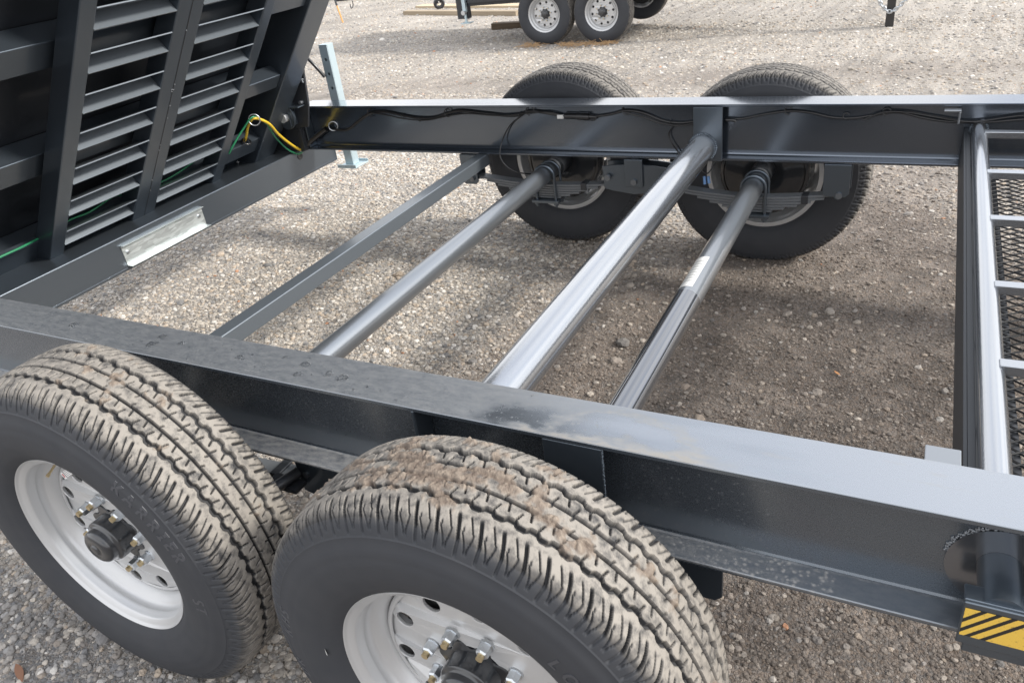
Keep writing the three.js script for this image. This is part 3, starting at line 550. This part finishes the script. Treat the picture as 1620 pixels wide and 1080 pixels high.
for (const k of [0, 1]) {
  const ax = grp('axle', trailer);
  mk('axle_tube', cylBetween([XA[k] - (k ? 0 : 0.006), YX[k], -W - 0.20], [XA[k] - (k ? 0 : 0.006), YX[k], 0.20], 0.0375, 56), M.axle, ax);
  for (const [a, b, r] of [[-W - 0.16, -W - 0.05, 0.044], [0.05, 0.16, 0.044]]) mk('sleeve', cylBetween([XA[k], YX[k], a], [XA[k], YX[k], b], r, 40), M.gloss, ax);
  if (k) {   // makers' label wrapped on the front axle, and the clear film round it
mk('clear_film', cylBetween([XA[k], YX[k], -0.98], [XA[k], YX[k], -0.06], 0.0377, 56), new THREE.MeshPhysicalMaterial({ color: C(0.16, 0.17, 0.19), metalness: 0.8, roughness: 0.12, clearcoat: 1, clearcoatRoughness: 0.02 }), ax);
    const g = new THREE.CylinderGeometry(0.0379, 0.0379, 0.20, 24, 1, true, 165 * PI / 180, 105 * PI / 180).rotateX(PI / 2);
    const lab = dataTex(128, 128, (x, y) => { const row = Math.floor(y / 6), on = (row % 2 === 1) && ((x * 7 + row * 13) % 23 > 6) && x > 14 && x < 86 && y > 16 && y < 112; const v = (on ? 0.30 : 0.66) + 0.06 * (rnd() - 0.5); return [v, v, v * 0.97]; }, true, false);
    const l = mk('label', g, new THREE.MeshPhysicalMaterial({ map: lab, roughness: 0.35, clearcoat: 0.5, side: THREE.DoubleSide }), ax); l.position.set(XA[k], YX[k], -1.10);
  }
}
const springs = [[0, -0.335, 0.275, 0.366, 0.352], [1, 0.545, 1.145, 0.352, 0.352]];
for (const zc of [0.0, -W]) for (const [k, x0, x1, yl, yr] of springs) leafSpring(trailer, XA[k], zc + (zc < 0 ? 0.026 : -0.026), YX[k], 0, x0, x1, yl, yr);
for (const zc of [0.0, -W]) {
  const e = zc < 0 ? 1 : -1, zs = zc + e * 0.026, yb = HT - HB;
  const h = (name, x0, x1, y0, bx, by) => {
    const g = grp(name, trailer);
    for (const dz of [-0.038, 0.031]) mk('cheek', plateXY([[x0, yb - 0.0005], [x0, y0 + 0.012], [x0 + 0.012, y0], [x1 - 0.012, y0], [x1, y0 + 0.012], [x1, yb - 0.0005]], zs + dz, zs + dz + 0.007), M.paint, g);
    mk('hanger_back', box(x0 + 0.001, x0 + 0.007, y0 + 0.03, yb - 0.001, zs - 0.0305, zs + 0.0305, 0.001), M.paint, g);
    mk('bolt', [boltHead(bx, by, zs + (e > 0 ? 0.038 : -0.038), e)], M.weld, g);
    return g;
  };
  h('spring_hanger', -0.395, -0.318, 0.330, -0.345, 0.356);
  h('spring_hanger', 1.094, 1.182, 0.345, 1.15, 0.352);
  // centre hanger with equaliser
  const g = grp('equalizer', trailer);
  for (const dz of [-0.046, 0.039]) mk('cheek', box(0.358, 0.432, 0.352, yb - 0.0005, zs + dz, zs + dz + 0.007), M.paint, g);
  for (const dz of [-0.036, 0.028]) mk('side_plate', plateXY([[0.262, 0.430], [0.268, 0.338], [0.30, 0.330], [0.39, 0.318], [0.50, 0.330], [0.53, 0.345], [0.526, 0.43], [0.47, 0.437], [0.39, 0.441], [0.32, 0.437]], zs + dz, zs + dz + 0.008), M.paint, g);
  for (const [x, y] of [[0.288, 0.388], [0.397, 0.374], [0.508, 0.392]]) mk('bolt', [boltHead(x, y, zs + e * 0.047, e, 0.0125), cylBetween([x, y, zs - 0.04], [x, y, zs + 0.04], 0.008, 12)], M.weld, g);
}
// a shackle bolt stands out of the near equaliser between the tyres
mk('shackle_bolt', [cylBetween([0.265, 0.388, 0.01], [0.245, 0.385, 0.075], 0.013, 16), cylBetween([0.246, 0.3852, 0.07], [0.240, 0.3845, 0.090], 0.017, 6), box(0.20, 0.285, 0.362, 0.374, 0.012, 0.05)], M.dark, trailer);

// ---- wheels
const tyreL = tyreGeo(1872, 0.0014, 0.0019, 0.007, { s: 1.0, mud: { at: 1.35, th: 0.34, w: 0.5, k: 0.22 } });
const tyreR = tyreGeo(1872, 0.0014, 0.0019, 0.007, { s: 4.0, mud: { at: 1.62, th: 0.30, w: 0.40, k: 0.40, band: 0.34 } });
const tyreF = tyreGeo(720, 0.0030, 0.0024, 0.009, { s: 2.0, clean: 0.3 });
const wheelA = buildWheel(trailer, [XA[0], YA[0], ZW], false, tyreL, { phase: 10, valve: 122 });
const wheelB = buildWheel(trailer, [XA[1] - 0.006, YA[1] - 0.012, ZW], false, tyreR, { phase: 22 });
buildWheel(trailer, [XA[0], YA[0], -W - ZW], true, tyreF, { phase: 5 });
buildWheel(trailer, [XA[1], YA[1], -W - ZW], true, tyreF, { phase: 30, spin: 0.4 });
mk('sidewall_lettering', [...arcText('KARRIER', 0.026, 0.318, 50, 1.12), ...arcText('ST', 0.024, 0.303, -1, 1.1)], M.letter, wheelA);
mk('sidewall_lettering', [...arcText('KHS', 0.024, 0.330, 176, 1.1), ...arcText('DR', 0.022, 0.33, 194, 1.1), ...arcText('LOAD', 0.024, 0.280, 48, 1.25)], M.letter, wheelB);
{   // small printed sticker on the left rim, white disc on the right tyre
  const st = dataTex(128, 48, (x, y) => (x > 8 && x < 24 && y > 10 && y < 38) ? [0.5, 0.02, 0.02] : (x > 34 && x < 44) ? [0.05, 0.05, 0.05] : ((y % 10 < 4) && x > 50 && x < 118) ? [0.35, 0.35, 0.35] : [0.85, 0.85, 0.85], true, false);
  const m = mk('rim_sticker', new THREE.PlaneGeometry(0.044, 0.016), new THREE.MeshStandardMaterial({ map: st, roughness: 0.5 }), wheelA); m.position.set(0.157 * Math.cos(2.13), 0.157 * Math.sin(2.13), 0.0437); m.rotation.z = 2.13 - PI / 2;
  const d = mk('stamp_dot', new THREE.CircleGeometry(0.007, 20), new THREE.MeshStandardMaterial({ color: C(0.55, 0.55, 0.53), roughness: 0.7 }), wheelB); const wz = wallZ(0.252); d.position.set(0.252 * Math.cos(3.08), 0.252 * Math.sin(3.08), wz.z + 0.0012); d.rotation.y = 0; d.rotation.set(-Math.sin(3.08) * 0.5, Math.cos(3.08) * 0.5 * 1, 0);
}

// ---- raised dump bed: frame of u (up the slope), n (out of its underside), z
const TH = 50.6 * PI / 180, bu = V(Math.cos(TH), Math.sin(TH), 0), bn = V(Math.sin(TH), -Math.cos(TH), 0);
const bed = grp('dump_bed', trailer, [-1.40, 0.4626, 0]);
{
  // local axes of the group: x = up the slope, y = into the bed (away from the underside), z across
  bed.rotation.z = TH;   // x axis turned up by 50.6 degrees; y axis = (-sin, cos) = -n
  const bbox = (s0, s1, n0, n1, z0, z1, r = 0.003) => box(s0, s1, -n1, -n0, z0, z1, r);   // n measured out of the underside
  const S1 = 3.55;
  const railsZ = [[-0.600, -0.660, 0.075, 'B'], [-0.975, -1.090, 0.075, 'C'], [-1.415, -1.470, 0.075, 'D'], [-1.695, -1.830, 0.085, 'E'], [-0.13, -0.26, 0.085, 'A']];
  for (const [za, zb, d, id] of railsZ) {
    const r = mk('bed_rail', bbox(-0.07, S1, -d - (id === 'A' || id === 'E' ? 0.079 : 0), 0, zb, za, 0.005), M.bedPaint, bed);
    if (id === 'C') { mk('seam', bbox(-0.05, S1, 0.0002, 0.0012, -1.036, -1.033, 0.0003), M.dark, r); const w = []; for (let i = 0; i < 14; i++) w.push(new THREE.SphereGeometry(0.0028, 6, 4).translate(rr(0.05, 1.1), -0.0005, -1.035 + rr(-0.006, 0.006))); mk('weld_spot', w, M.weld, r); }
  }
  mk('floor_panel', bbox(-0.12, S1, -0.172, -0.165, -1.92, -0.04, 0.001), M.floorPaint, bed);
  // formed slats between the middle rails
  const slatProf = [[0.0, 0.0], [-0.059, -0.055], [-0.072, 0.0], [-0.0755, -0.0008], [-0.0628, -0.0592], [-0.0605, -0.0605], [0.0025, -0.0028]];
  const slat = (s, za, zb) => { const p = slatProf.map(([a, n]) => [a + s, -n]); const g = plateXY(p, zb, za, [], 0.0004); return g; };
  for (const [za, zb] of [[-0.6605, -0.9745], [-1.0905, -1.4145]]) for (let k = 0; k < 22; k++) { const s = 0.117 + 0.1555 * k; if (s > S1 - 0.05) break; const m = mk('floor_slat', slat(s, za, zb), M.slatPaint, bed); }
  // square cross tubes in the outer bays
  for (let k = 0; k < 8; k++) {
    const s = 0.002 + 0.4440 * k;
    mk('cross_member', bbox(s - 0.1, s, -0.1645, -0.0865, -1.69, -0.2605, 0.004), M.bedPaint, bed);
    const t = 0.50 + 0.41 * k;
    if (t < S1 - 0.1) mk('cross_member', bbox(t - 0.072, t, -0.082, -0.018, -1.6945, -1.4705, 0.004), M.bedPaint, bed);
  }
  mk('base_channel', [bbox(0.06, 0.135, -0.024, -0.018, -1.6945, -1.4705, 0.001), bbox(0.135, 0.141, -0.08, -0.018, -1.6945, -1.4705, 0.001)], M.bedPaint, bed);
  mk('base_plate', bbox(-0.06, 0.045, -0.084, -0.06, -1.4145, -0.2605, 0.002), M.bedPaint, bed);
  // wire hole with grommet in the base channel
  // sides of the bed above the floor, seen only by the light
  mk('side_wall', bbox(-0.10, S1, -0.75, -0.1725, -1.975, -1.925, 0.002), M.bedPaint, bed);
  mk('side_wall', bbox(-0.10, S1, -0.75, -0.1725, -0.035, 0.015, 0.002), M.bedPaint, bed);
  mk('front_wall', bbox(S1 - 0.05, S1, -0.75, -0.1725, -1.924, -0.036, 0.002), M.bedPaint, bed);
  // white chalk scribbles left on the floor panel
}
// hinge at the far rear corner
{
  const h = grp('bed_hinge', trailer);
  mk('ear', plateXY([[-1.13, 0.86], [-1.118, 0.86], [-1.14, 0.69], [-1.175, 0.585], [-1.37, 0.565], [-1.31, 0.72]], -1.872, -1.860), M.dark, h);
  mk('ear', plateXY(Array.from({ length: 28 }, (_, i) => { const a = i / 28 * 2 * PI; return [-1.254 + 0.052 * Math.cos(a), 0.642 + 0.058 * Math.sin(a)]; }), -1.826, -1.815), M.bedPaint, h);
  mk('side_plate', [box(-1.70, -1.2445, 0.4625, 0.62, -1.889, -1.877, 0.001), box(-1.2515, -1.2425, 0.4625, 0.64, -1.965, -1.8895, 0.001)], M.dark, h);
  mk('hinge_pin', [cylBetween([-1.254, 0.642, -1.87], [-1.254, 0.642, -1.792], 0.0205, 28)], M.silver, h);
  mk('gusset', [box(-1.215, -1.16, 0.684, 0.690, -1.8595, -1.81), box(-1.232, -1.226, 0.60, 0.70, -1.8595, -1.81)], M.bedPaint, h);
  mk('nut', new THREE.CylinderGeometry(0.013, 0.013, 0.02, 6).rotateX(PI / 2).translate(-1.236, 0.716, -1.85), M.weld, h);
  mk('nut', new THREE.CylinderGeometry(0.009, 0.009, 0.02, 6).rotateX(PI / 2).translate(-1.17, 0.70, -1.85), M.weld, h);
  const w = []; for (let i = 0; i < 26; i++) w.push(new THREE.SphereGeometry(rr(0.003, 0.006), 6, 4).translate(-1.145 + rr(-0.02, 0.012), 0.80 + rr(-0.012, 0.012), -1.856 + rr(-0.004, 0.004)));
  mk('weld_bead', w, M.weld, h);
}
// ---- rear stabiliser jack behind the far rail
{
  const j = grp('stabilizer_jack', trailer, [-1.267, 0, -2.225]);
  const holes = []; for (let k = 0; k < 6; k++) holes.push([0, 0.815 - 0.068 * k, 0.0075]);
  mk('leg', [plateXY([[-0.025, 0.285], [0.0245, 0.285], [0.0245, 0.882], [-0.025, 0.882]], 0.0212, 0.0252, holes, 0.0006), box(0.0213, 0.0255, 0.285, 0.882, -0.025, 0.021), box(-0.0255, -0.0213, 0.285, 0.882, -0.025, 0.021), box(-0.021, 0.021, 0.285, 0.882, -0.025, -0.021), box(-0.0258, 0.0258, 0.8822, 0.8852, -0.0255, 0.0256)], M.galvBlue, j);
  mk('foot', [box(-0.058, 0.062, 0.276, 0.2845, -0.058, 0.058, 0.003), box(-0.058, 0.062, 0.2848, 0.296, 0.052, 0.058, 0.002), box(-0.058, 0.062, 0.2848, 0.296, -0.058, -0.052, 0.002)], M.galvBlue, j);
  mk('sleeve', box(-0.034, 0.034, 0.40, 0.565, -0.033, 0.034), M.dark, j);
  mk('grip', tube([[-0.025, 0.735, 0.03], [-0.06, 0.80, 0.05], [-0.11, 0.86, 0.06], [-0.16, 0.89, 0.06]], 0.0085, 24, 10), M.black, j);
  mk('lock_pin', [cylBetween([-0.01, 0.395, 0.02], [0.0, 0.388, 0.075], 0.006, 10), tube([[-0.002, 0.389, 0.062], [-0.05, 0.42, 0.07], [-0.06, 0.43, 0.06], [-0.02, 0.40, 0.05]], 0.002, 20, 6)], M.zinc, j);
}
// ---- wiring on the far rail and up to the bed
{
  const w = grp('wiring', trailer); const z = -W + 0.0095;
  const black = (pts, r, zoff = 0, seg = 90) => mk('wire', tube(pts.map(p => [p[0], p[1], p[2] !== undefined ? p[2] : z + zoff]), r, seg, 8), M.black, w);
  mk('loom_tube', tube([[-1.287, 0.462, -1.90], [-1.22, 0.505, -1.915], [-1.15, 0.545, -1.925], [-1.128, 0.556, -1.928]], 0.0135, 24, 14), M.black, w);
  black([[-1.14, 0.552], [-1.091, 0.548], [-1.02, 0.548], [-0.95, 0.585], [-0.863, 0.626], [-0.79, 0.632], [-0.70, 0.618], [-0.62, 0.606], [-0.53, 0.606], [-0.46, 0.624], [-0.40, 0.636], [-0.25, 0.624], [-0.13, 0.616], [-0.056, 0.634], [0.03, 0.625], [0.09, 0.614]], 0.0065);
  black([[-0.85, 0.63], [-0.76, 0.618], [-0.70, 0.606], [-0.57, 0.597], [-0.46, 0.614], [-0.36, 0.626], [-0.2, 0.618], [-0.06, 0.628], [0.03, 0.632], [0.12, 0.612], [0.20, 0.601], [0.235, 0.604], [0.225, 0.617]], 0.003, 0.008);
  black([[-0.09, 0.620], [-0.15, 0.58], [-0.195, 0.51, z + 0.02], [-0.195, 0.455, z + 0.05], [-0.15, 0.40, z + 0.05], [-0.08, 0.36, z - 0.02], [-0.03, 0.345, z - 0.12]], 0.0028, 0.008);
  const conn = mk('connector', [cylBetween([0.10, 0.617, z + 0.006], [0.155, 0.616, z + 0.006], 0.013, 18), cylBetween([0.155, 0.616, z + 0.006], [0.205, 0.614, z + 0.006], 0.015, 18), cylBetween([0.205, 0.614, z + 0.006], [0.235, 0.612, z + 0.006], 0.009, 16, 0.006)], M.black, w);
  mk('connector_tag', box(0.066, 0.094, 0.606, 0.622, z + 0.002, z + 0.012, 0.002), M.white, w);
  black([[0.225, 0.613], [0.29, 0.622], [0.356, 0.636], [0.42, 0.628], [0.50, 0.598], [0.56, 0.590], [0.63, 0.596]], 0.0055);
  black([[0.356, 0.632], [0.43, 0.612], [0.50, 0.590], [0.57, 0.583], [0.627, 0.592]], 0.0032, 0.010);
  black([[0.545, 0.586], [0.525, 0.55], [0.54, 0.51], [0.56, 0.478], [0.565, 0.44, z + 0.03], [0.60, 0.40, z + 0.02]], 0.003, 0.01);
  black([[0.738, 0.606], [0.80, 0.607], [0.86, 0.620], [0.96, 0.634], [1.03, 0.628], [1.10, 0.612], [1.17, 0.610], [1.23, 0.620], [1.30, 0.630], [1.38, 0.612], [1.45, 0.600], [1.56, 0.598], [1.7, 0.610], [2.2, 0.60]], 0.0045);
  black([[1.20, 0.606], [1.26, 0.632], [1.33, 0.632], [1.42, 0.616], [1.52, 0.602], [1.66, 0.622], [2.0, 0.625]], 0.0032, 0.009);
  black([[0.738, 0.604], [0.77, 0.602], [0.775, 0.597]], 0.0065, 0.008, 12);
  for (const [x, y, r] of [[-0.86, 0.628, 0.018], [-0.45, 0.628, 0.017], [-0.055, 0.636, 0.018], [0.357, 0.638, 0.017], [0.955, 0.636, 0.013], [1.145, 0.618, 0.01], [1.27, 0.632, 0.012]]) mk('wire_clip', new THREE.TorusGeometry(r, 0.0024, 8, 24, 4.4).rotateZ(rnd()).translate(x, y, z + 0.004), M.gloss, w);
  for (const [x, y] of [[-0.69, 0.612], [-0.60, 0.600], [-0.105, 0.62], [0.53, 0.592]]) mk('cable_tie', new THREE.TorusGeometry(0.0095, 0.0018, 6, 18).rotateY(PI / 2).translate(x, y, z + 0.004), M.black, w);
  mk('cable_ring', new THREE.TorusGeometry(0.021, 0.0028, 8, 30).rotateY(0.5).translate(-1.094, 0.566, z + 0.006), M.zinc, w);
  mk('cable_ring', new THREE.TorusGeometry(0.024, 0.0026, 8, 30).rotateY(0.6).translate(-1.205, 0.699, -1.575), M.zinc, w);
  mk('wire', tube([[-1.345, 0.580, -1.600], [-1.312, 0.612, -1.600], [-1.262, 0.668, -1.585], [-1.205, 0.705, -1.576], [-1.200, 0.668, -1.640], [-1.245, 0.585, -1.735], [-1.268, 0.512, -1.82], [-1.275, 0.470, -1.875], [-1.282, 0.462, -1.905]], 0.0062, 90, 10), M.yellowWire, w);
  mk('wire', tube([[-1.318, 0.576, -1.485], [-1.300, 0.598, -1.492], [-1.250, 0.668, -1.540], [-1.205, 0.712, -1.570], [-1.212, 0.668, -1.640], [-1.268, 0.570, -1.735], [-1.292, 0.485, -1.82], [-1.287, 0.450, -1.87], [-1.285, 0.452, -1.905]], 0.0042, 90, 10), M.greenWire, w);
  mk('grommet', new THREE.TorusGeometry(0.019, 0.004, 8, 28).rotateY(PI / 2).rotateZ(TH - PI / 2 + PI / 2).translate(-1.318, 0.594, -1.602), M.black, w);
  mk('grommet', new THREE.CircleGeometry(0.018, 24).rotateY(PI / 2).rotateZ(TH - PI / 2).translate(-1.3205, 0.5958, -1.602), M.hole, w);
  mk('wire', tube([[-1.40, 0.536, -0.30], [-1.40, 0.545, -0.44], [-1.403, 0.545, -0.52], [-1.415, 0.545, -0.60]], 0.0042, 40, 8), M.greenWire, w);
  mk('wire', tube([[-1.418, 0.535, -0.66], [-1.413, 0.560, -0.73], [-1.422, 0.556, -0.83], [-1.427, 0.572, -0.96], [-1.43, 0.56, -1.0]], 0.0036, 40, 8), M.greenWire, w);
  mk('wire', tube([[-1.43, 0.545, -1.09], [-1.420, 0.550, -1.18], [-1.425, 0.556, -1.28], [-1.428, 0.575, -1.40]], 0.0036, 40, 8), M.greenWire, w);
  // brake leads of the front axle with blue crimp joints
  mk('wire', tube([[0.60, 0.45, -W + 0.02], [0.625, 0.42, -W - 0.01], [0.66, 0.385, -W - 0.02], [0.70, 0.43, -W - 0.05], [0.80, 0.44, -W - 0.1]], 0.0028, 40, 8), M.black, w);
  mk('crimp_joint', [cylBetween([0.652, 0.375, -W - 0.015], [0.655, 0.345, -W - 0.012], 0.006, 10), cylBetween([0.668, 0.377, -W - 0.012], [0.672, 0.35, -W - 0.01], 0.006, 10)], M.blue, w);
}

// ================================================================ BACKGROUND
// parked trailer
{
  const t = thing('parked_trailer', 'black tandem axle trailer parked across the yard, its two silver wheels at the top edge', 'trailer', [-2.387, 0, -7.94], 0.02);
  const gl = -0.228, S = 0.895, WT = 1.75;
  const bgT = tyreGeo(240, 0.006, 0.006, 0.012, { s: 6, clean: 0.2 });
  for (const [x, zz, fl] of [[-0.356, 0.0, 0], [0.356, 0.0, 0], [-0.356, -WT, 1], [0.356, -WT, 1]]) {
    const w = buildWheel(t, [x, gl + 0.385 * S + (x > 0 ? -0.018 : 0.0), zz - (fl ? -0.105 : 0.105)], !!fl, bgT, { phase: 12 }); w.scale.setScalar(S);
  }
  const zi = -0.26;
  for (const z of [zi, -WT + 0.26]) mk('frame_rail', box(-1.55, 1.75, 0.36, 0.52, z - 0.05, z + 0.05), M.dark, t);
  for (const x of [-0.356, 0.356]) mk('axle_tube', cylBetween([x, gl + 0.345, -WT + 0.1], [x, gl + 0.345, -0.1], 0.035, 20), M.dark, t);
  mk('cargo_box', [box(-1.45, 1.65, 0.53, 1.55, -WT - 0.12, 0.02, 0.01)], M.dark, t);
  mk('fender', [box(-0.85, 0.85, 0.545, 0.56, -0.23, 0.04, 0.004), box(-0.85, 0.85, 0.545, 0.56, -WT - 0.04, -WT + 0.23, 0.004)], M.dark, t);
  mk('rear_beam', [box(-1.50, -0.66, 0.26, 0.38, -0.16, -0.06, 0.004), box(-1.53, -1.38, 0.12, 0.36, -0.14, -0.05, 0.004), box(-1.34, -0.72, 0.30, 0.335, -0.055, 0.0, 0.004)], M.dark, t);
  const jk = grp('rear_jack', t, [-1.40, 0, -0.02]);
  mk('leg', [box(-0.022, 0.022, 0.20, 0.62, -0.022, 0.022)], M.galvBlue, jk);
  mk('foot', [box(-0.055, 0.075, 0.075, 0.085, -0.06, 0.06), box(-0.012, 0.012, 0.085, 0.2, -0.012, 0.012)], M.galvBlue, jk);
  mk('bolt', [cylBetween([-0.005, 0.20, 0.0], [-0.005, 0.20, 0.05], 0.028, 14)], M.zinc, jk);
  // tongue with its jack post and the safety chain
  mk('tongue', [cylBetween([1.75, 0.45, zi], [3.3, 0.42, -WT / 2], 0.05, 6), cylBetween([1.75, 0.45, -WT + 0.26], [3.3, 0.42, -WT / 2], 0.05, 6), box(3.2, 3.7, 0.37, 0.47, -WT / 2 - 0.05, -WT / 2 + 0.05)], M.dark, t);
  mk('jack_post', [box(3.29, 3.375, -0.355, 0.40, -WT / 2 - 0.042, -WT / 2 + 0.042), box(3.265, 3.40, -0.362, -0.352, -WT / 2 - 0.065, -WT / 2 + 0.065)], M.black, t);
  const ch = []; const pts = new THREE.CatmullRomCurve3([V(3.11, 0.30, -0.82), V(3.17, 0.0, -0.80), V(3.33, -0.185, -0.79), V(3.51, 0.0, -0.80), V(3.57, 0.30, -0.82)]);
  const N = 34; for (let i = 0; i < N; i++) { const p = pts.getPointAt((i + 0.5) / N), d = pts.getTangentAt((i + 0.5) / N); const g = new THREE.TorusGeometry(0.018, 0.0065, 6, 12); g.scale(1.45, 1, 1); g.rotateX(i % 2 ? PI / 2 : 0.2); g.rotateZ(Math.atan2(d.y, d.x)); g.translate(p.x, p.y, p.z); ch.push(g); }
  mk('safety_chain', ch, M.zinc, t);
}
// boards and a timber block on the ground
const woodTex = dataTex(256, 64, (x, y) => { const n = 0.5 + 0.8 * fbm(x / 70, y / 4, 6.6, 4) + 0.2 * fbm(x / 8, y / 2, 1.6, 2); return mix3([0.20, 0.15, 0.10], [0.50, 0.42, 0.31], clamp(n)); }, true);
const woodMat = new THREE.MeshStandardMaterial({ map: woodTex, roughness: 0.85 });
const darkWood = new THREE.MeshStandardMaterial({ map: woodTex, color: C(0.28, 0.25, 0.23), roughness: 0.9 });
const paleWood = new THREE.MeshStandardMaterial({ map: woodTex, color: C(1.5, 1.5, 1.45), roughness: 0.8 });
function board(name, label, cat, a, b, w, h, mat, group) {
  const dx = b[0] - a[0], dz = b[1] - a[1], L = Math.hypot(dx, dz);
  const m = new THREE.Mesh(new RoundedBoxGeometry(L, h, w, 2, 0.004).translate(0, h / 2, 0), mat); m.name = numbered(name); m.castShadow = m.receiveShadow = true;
  const mx = (a[0] + b[0]) / 2, mz = (a[1] + b[1]) / 2; m.position.set(mx, gy(mx, mz), mz); m.rotation.y = -Math.atan2(dz, dx); m.rotation.z = Math.atan2(groundY(...b) - groundY(...a), L); scene.add(m); return tag(m, label, cat, group);
}
board('wooden_board', 'long tan wooden board lying on gravel behind the parked trailer', 'board', [-7.15, -11.60], [-4.6, -11.0], 0.14, 0.075, woodMat);
board('wooden_board', 'pale board lying flat behind the tan board, at the top edge', 'board', [-7.65, -12.85], [-5.0, -12.2], 0.25, 0.05, paleWood);
board('timber_block', 'dark timber block lying on gravel beside the parked trailer wheel', 'timber block', [-4.22, -9.38], [-3.60, -9.50], 0.13, 0.085, darkWood);
{   // jack with a black caster wheel on the boards
  const x = -6.86, z = -12.3, y = gy(x, z);
  const t = thing('trailer_jack', 'black trailer jack with caster wheel standing by the pale board', 'trailer jack', [x, y, z]);
  mk('caster_wheel', new THREE.TorusGeometry(0.072, 0.035, 12, 28).rotateY(0.5).translate(0, 0.11, 0), M.black, t);
  mk('fork', [box(-0.02, 0.02, 0.11, 0.30, -0.055, -0.045), box(-0.02, 0.02, 0.11, 0.30, 0.045, 0.055), box(-0.03, 0.03, 0.28, 0.30, -0.055, 0.055)], M.dark, t);
  mk('post', cylBetween([0, 0.30, 0], [0, 0.95, 0], 0.03, 16), M.zinc, t);
}
{   // orange stake under a dark coupler, top left
  const x = -7.95, z = -10.78, y = gy(x, z);
  const t = thing('marker_stake', 'thin orange wooden stake standing in gravel left of the boards', 'stake', [x, y, z]);
  mk('post', cylBetween([0, 0, 0], [-0.055, 0.30, 0], 0.013, 8), new THREE.MeshStandardMaterial({ color: C(0.72, 0.36, 0.12), roughness: 0.8 }), t);
  mk('cap', cylBetween([-0.052, 0.285, 0], [-0.068, 0.38, 0], 0.018, 10), M.dark, t);
}
{
  const x = -8.25, z = -10.95, y = gy(x, z);
  const t = thing('coupler', 'dark trailer coupler with red lamp and chain hook above the orange stake', 'trailer coupler', [x, y, z], 0.1);
  mk('tongue', [box(-2.4, 0.30, 0.36, 0.47, -0.05, 0.05, 0.006), box(0.10, 0.42, 0.33, 0.40, -0.06, 0.06, 0.02)], M.black, t);
  mk('support_leg', [cylBetween([-1.9, 0, 0], [-1.9, 0.40, 0], 0.03, 12), box(-1.98, -1.82, 0, 0.012, -0.08, 0.08)], M.dark, t);
  mk('lamp', box(-0.16, -0.09, 0.30, 0.36, 0.02, 0.06, 0.006), new THREE.MeshPhysicalMaterial({ color: C(0.5, 0.03, 0.02), roughness: 0.3, clearcoat: 1 }), t);
  mk('hook', tube([[-0.05, 0.37, 0.06], [-0.02, 0.33, 0.07], [-0.04, 0.29, 0.06], [0.0, 0.26, 0.06], [0.03, 0.31, 0.06]], 0.007, 30, 8), M.zinc, t);
  mk('ring', tube([[0.40, 0.38, 0], [0.44, 0.31, 0], [0.43, 0.22, 0.01], [0.39, 0.20, 0.01], [0.38, 0.27, 0]], 0.008, 30, 8), M.black, t);
}
{   // pine straw by the parked wheels
  const l = [], gs = () => (rnd() + rnd() + rnd() - 1.5) * 1.1, cs = [[-2.15, -7.86, 0.20, 0.07], [-1.95, -7.90, 0.12, 0.05], [-2.42, -7.84, 0.12, 0.05], [-2.86, -7.80, 0.16, 0.05]];
  for (let i = 0; i < 300; i++) { const c = cs[Math.floor(rnd() * 4)], x = c[0] + gs() * c[2], z = c[1] + gs() * c[3] * 2.6, L = rr(0.05, 0.15), g = new THREE.BoxGeometry(L, 0.003, 0.003); g.rotateZ(rr(-0.5, 0.5)); g.rotateY(rnd() * 6.28); g.translate(x, gy(x, z) + rr(0.004, 0.03), z); l.push(g); }
  const m = mk('pine_straw', l, new THREE.MeshStandardMaterial({ color: C(0.46, 0.30, 0.16), roughness: 0.8 }), scene); tag(m, 'dry orange pine straw on the ground by the parked wheels', 'pine straw', null, 'stuff');
}
// dry leaves and a pale paper scrap
function leaf(name, label, cat, x, z, size, col, group) {
  const s = new THREE.Shape(); s.moveTo(-1, 0); s.quadraticCurveTo(-0.3, 0.62, 1, 0); s.quadraticCurveTo(-0.2, -0.55, -1, 0);
  const g = new THREE.ExtrudeGeometry(s, { depth: 0.03, bevelEnabled: false, curveSegments: 10 }); const p = g.attributes.position;
  for (let i = 0; i < p.count; i++) p.setZ(i, p.getZ(i) + 0.22 * Math.abs(p.getY(i)) + 0.12 * p.getX(i) * p.getX(i));
  g.rotateX(-PI / 2); g.scale(size, size, size); g.computeVertexNormals();
  const m = new THREE.Mesh(g, new THREE.MeshStandardMaterial({ color: C(...col), roughness: 0.75, side: THREE.DoubleSide })); m.name = numbered(name); m.position.set(x, gy(x, z) + 0.005, z); m.rotation.set(rr(-0.2, 0.2), rnd() * 6, rr(-0.2, 0.2)); m.castShadow = true; scene.add(m); tag(m, label, cat, group);
}
leaf('dry_leaf', 'small orange dry leaf on the brown soil right of the front axle', 'leaf', 1.241, -1.329, 0.014, [0.50, 0.24, 0.10]);
leaf('dry_leaf', 'rust coloured dry leaf on the gravel left of the rear axle tube', 'leaf', -0.62, -0.86, 0.014, [0.50, 0.22, 0.10]);
leaf('dry_leaf', 'brown dry leaf at the foot of the left near tyre', 'leaf', -0.31, 0.47, 0.03, [0.20, 0.10, 0.06]);

const renderer = new THREE.WebGLRenderer({ antialias: true });
renderer.toneMapping = THREE.LinearToneMapping; renderer.toneMappingExposure = EXPOSURE;
renderer.shadowMap.enabled = true; renderer.shadowMap.type = THREE.PCFSoftShadowMap;
renderer.setSize(1024, 682);
renderer.render(scene, camera);
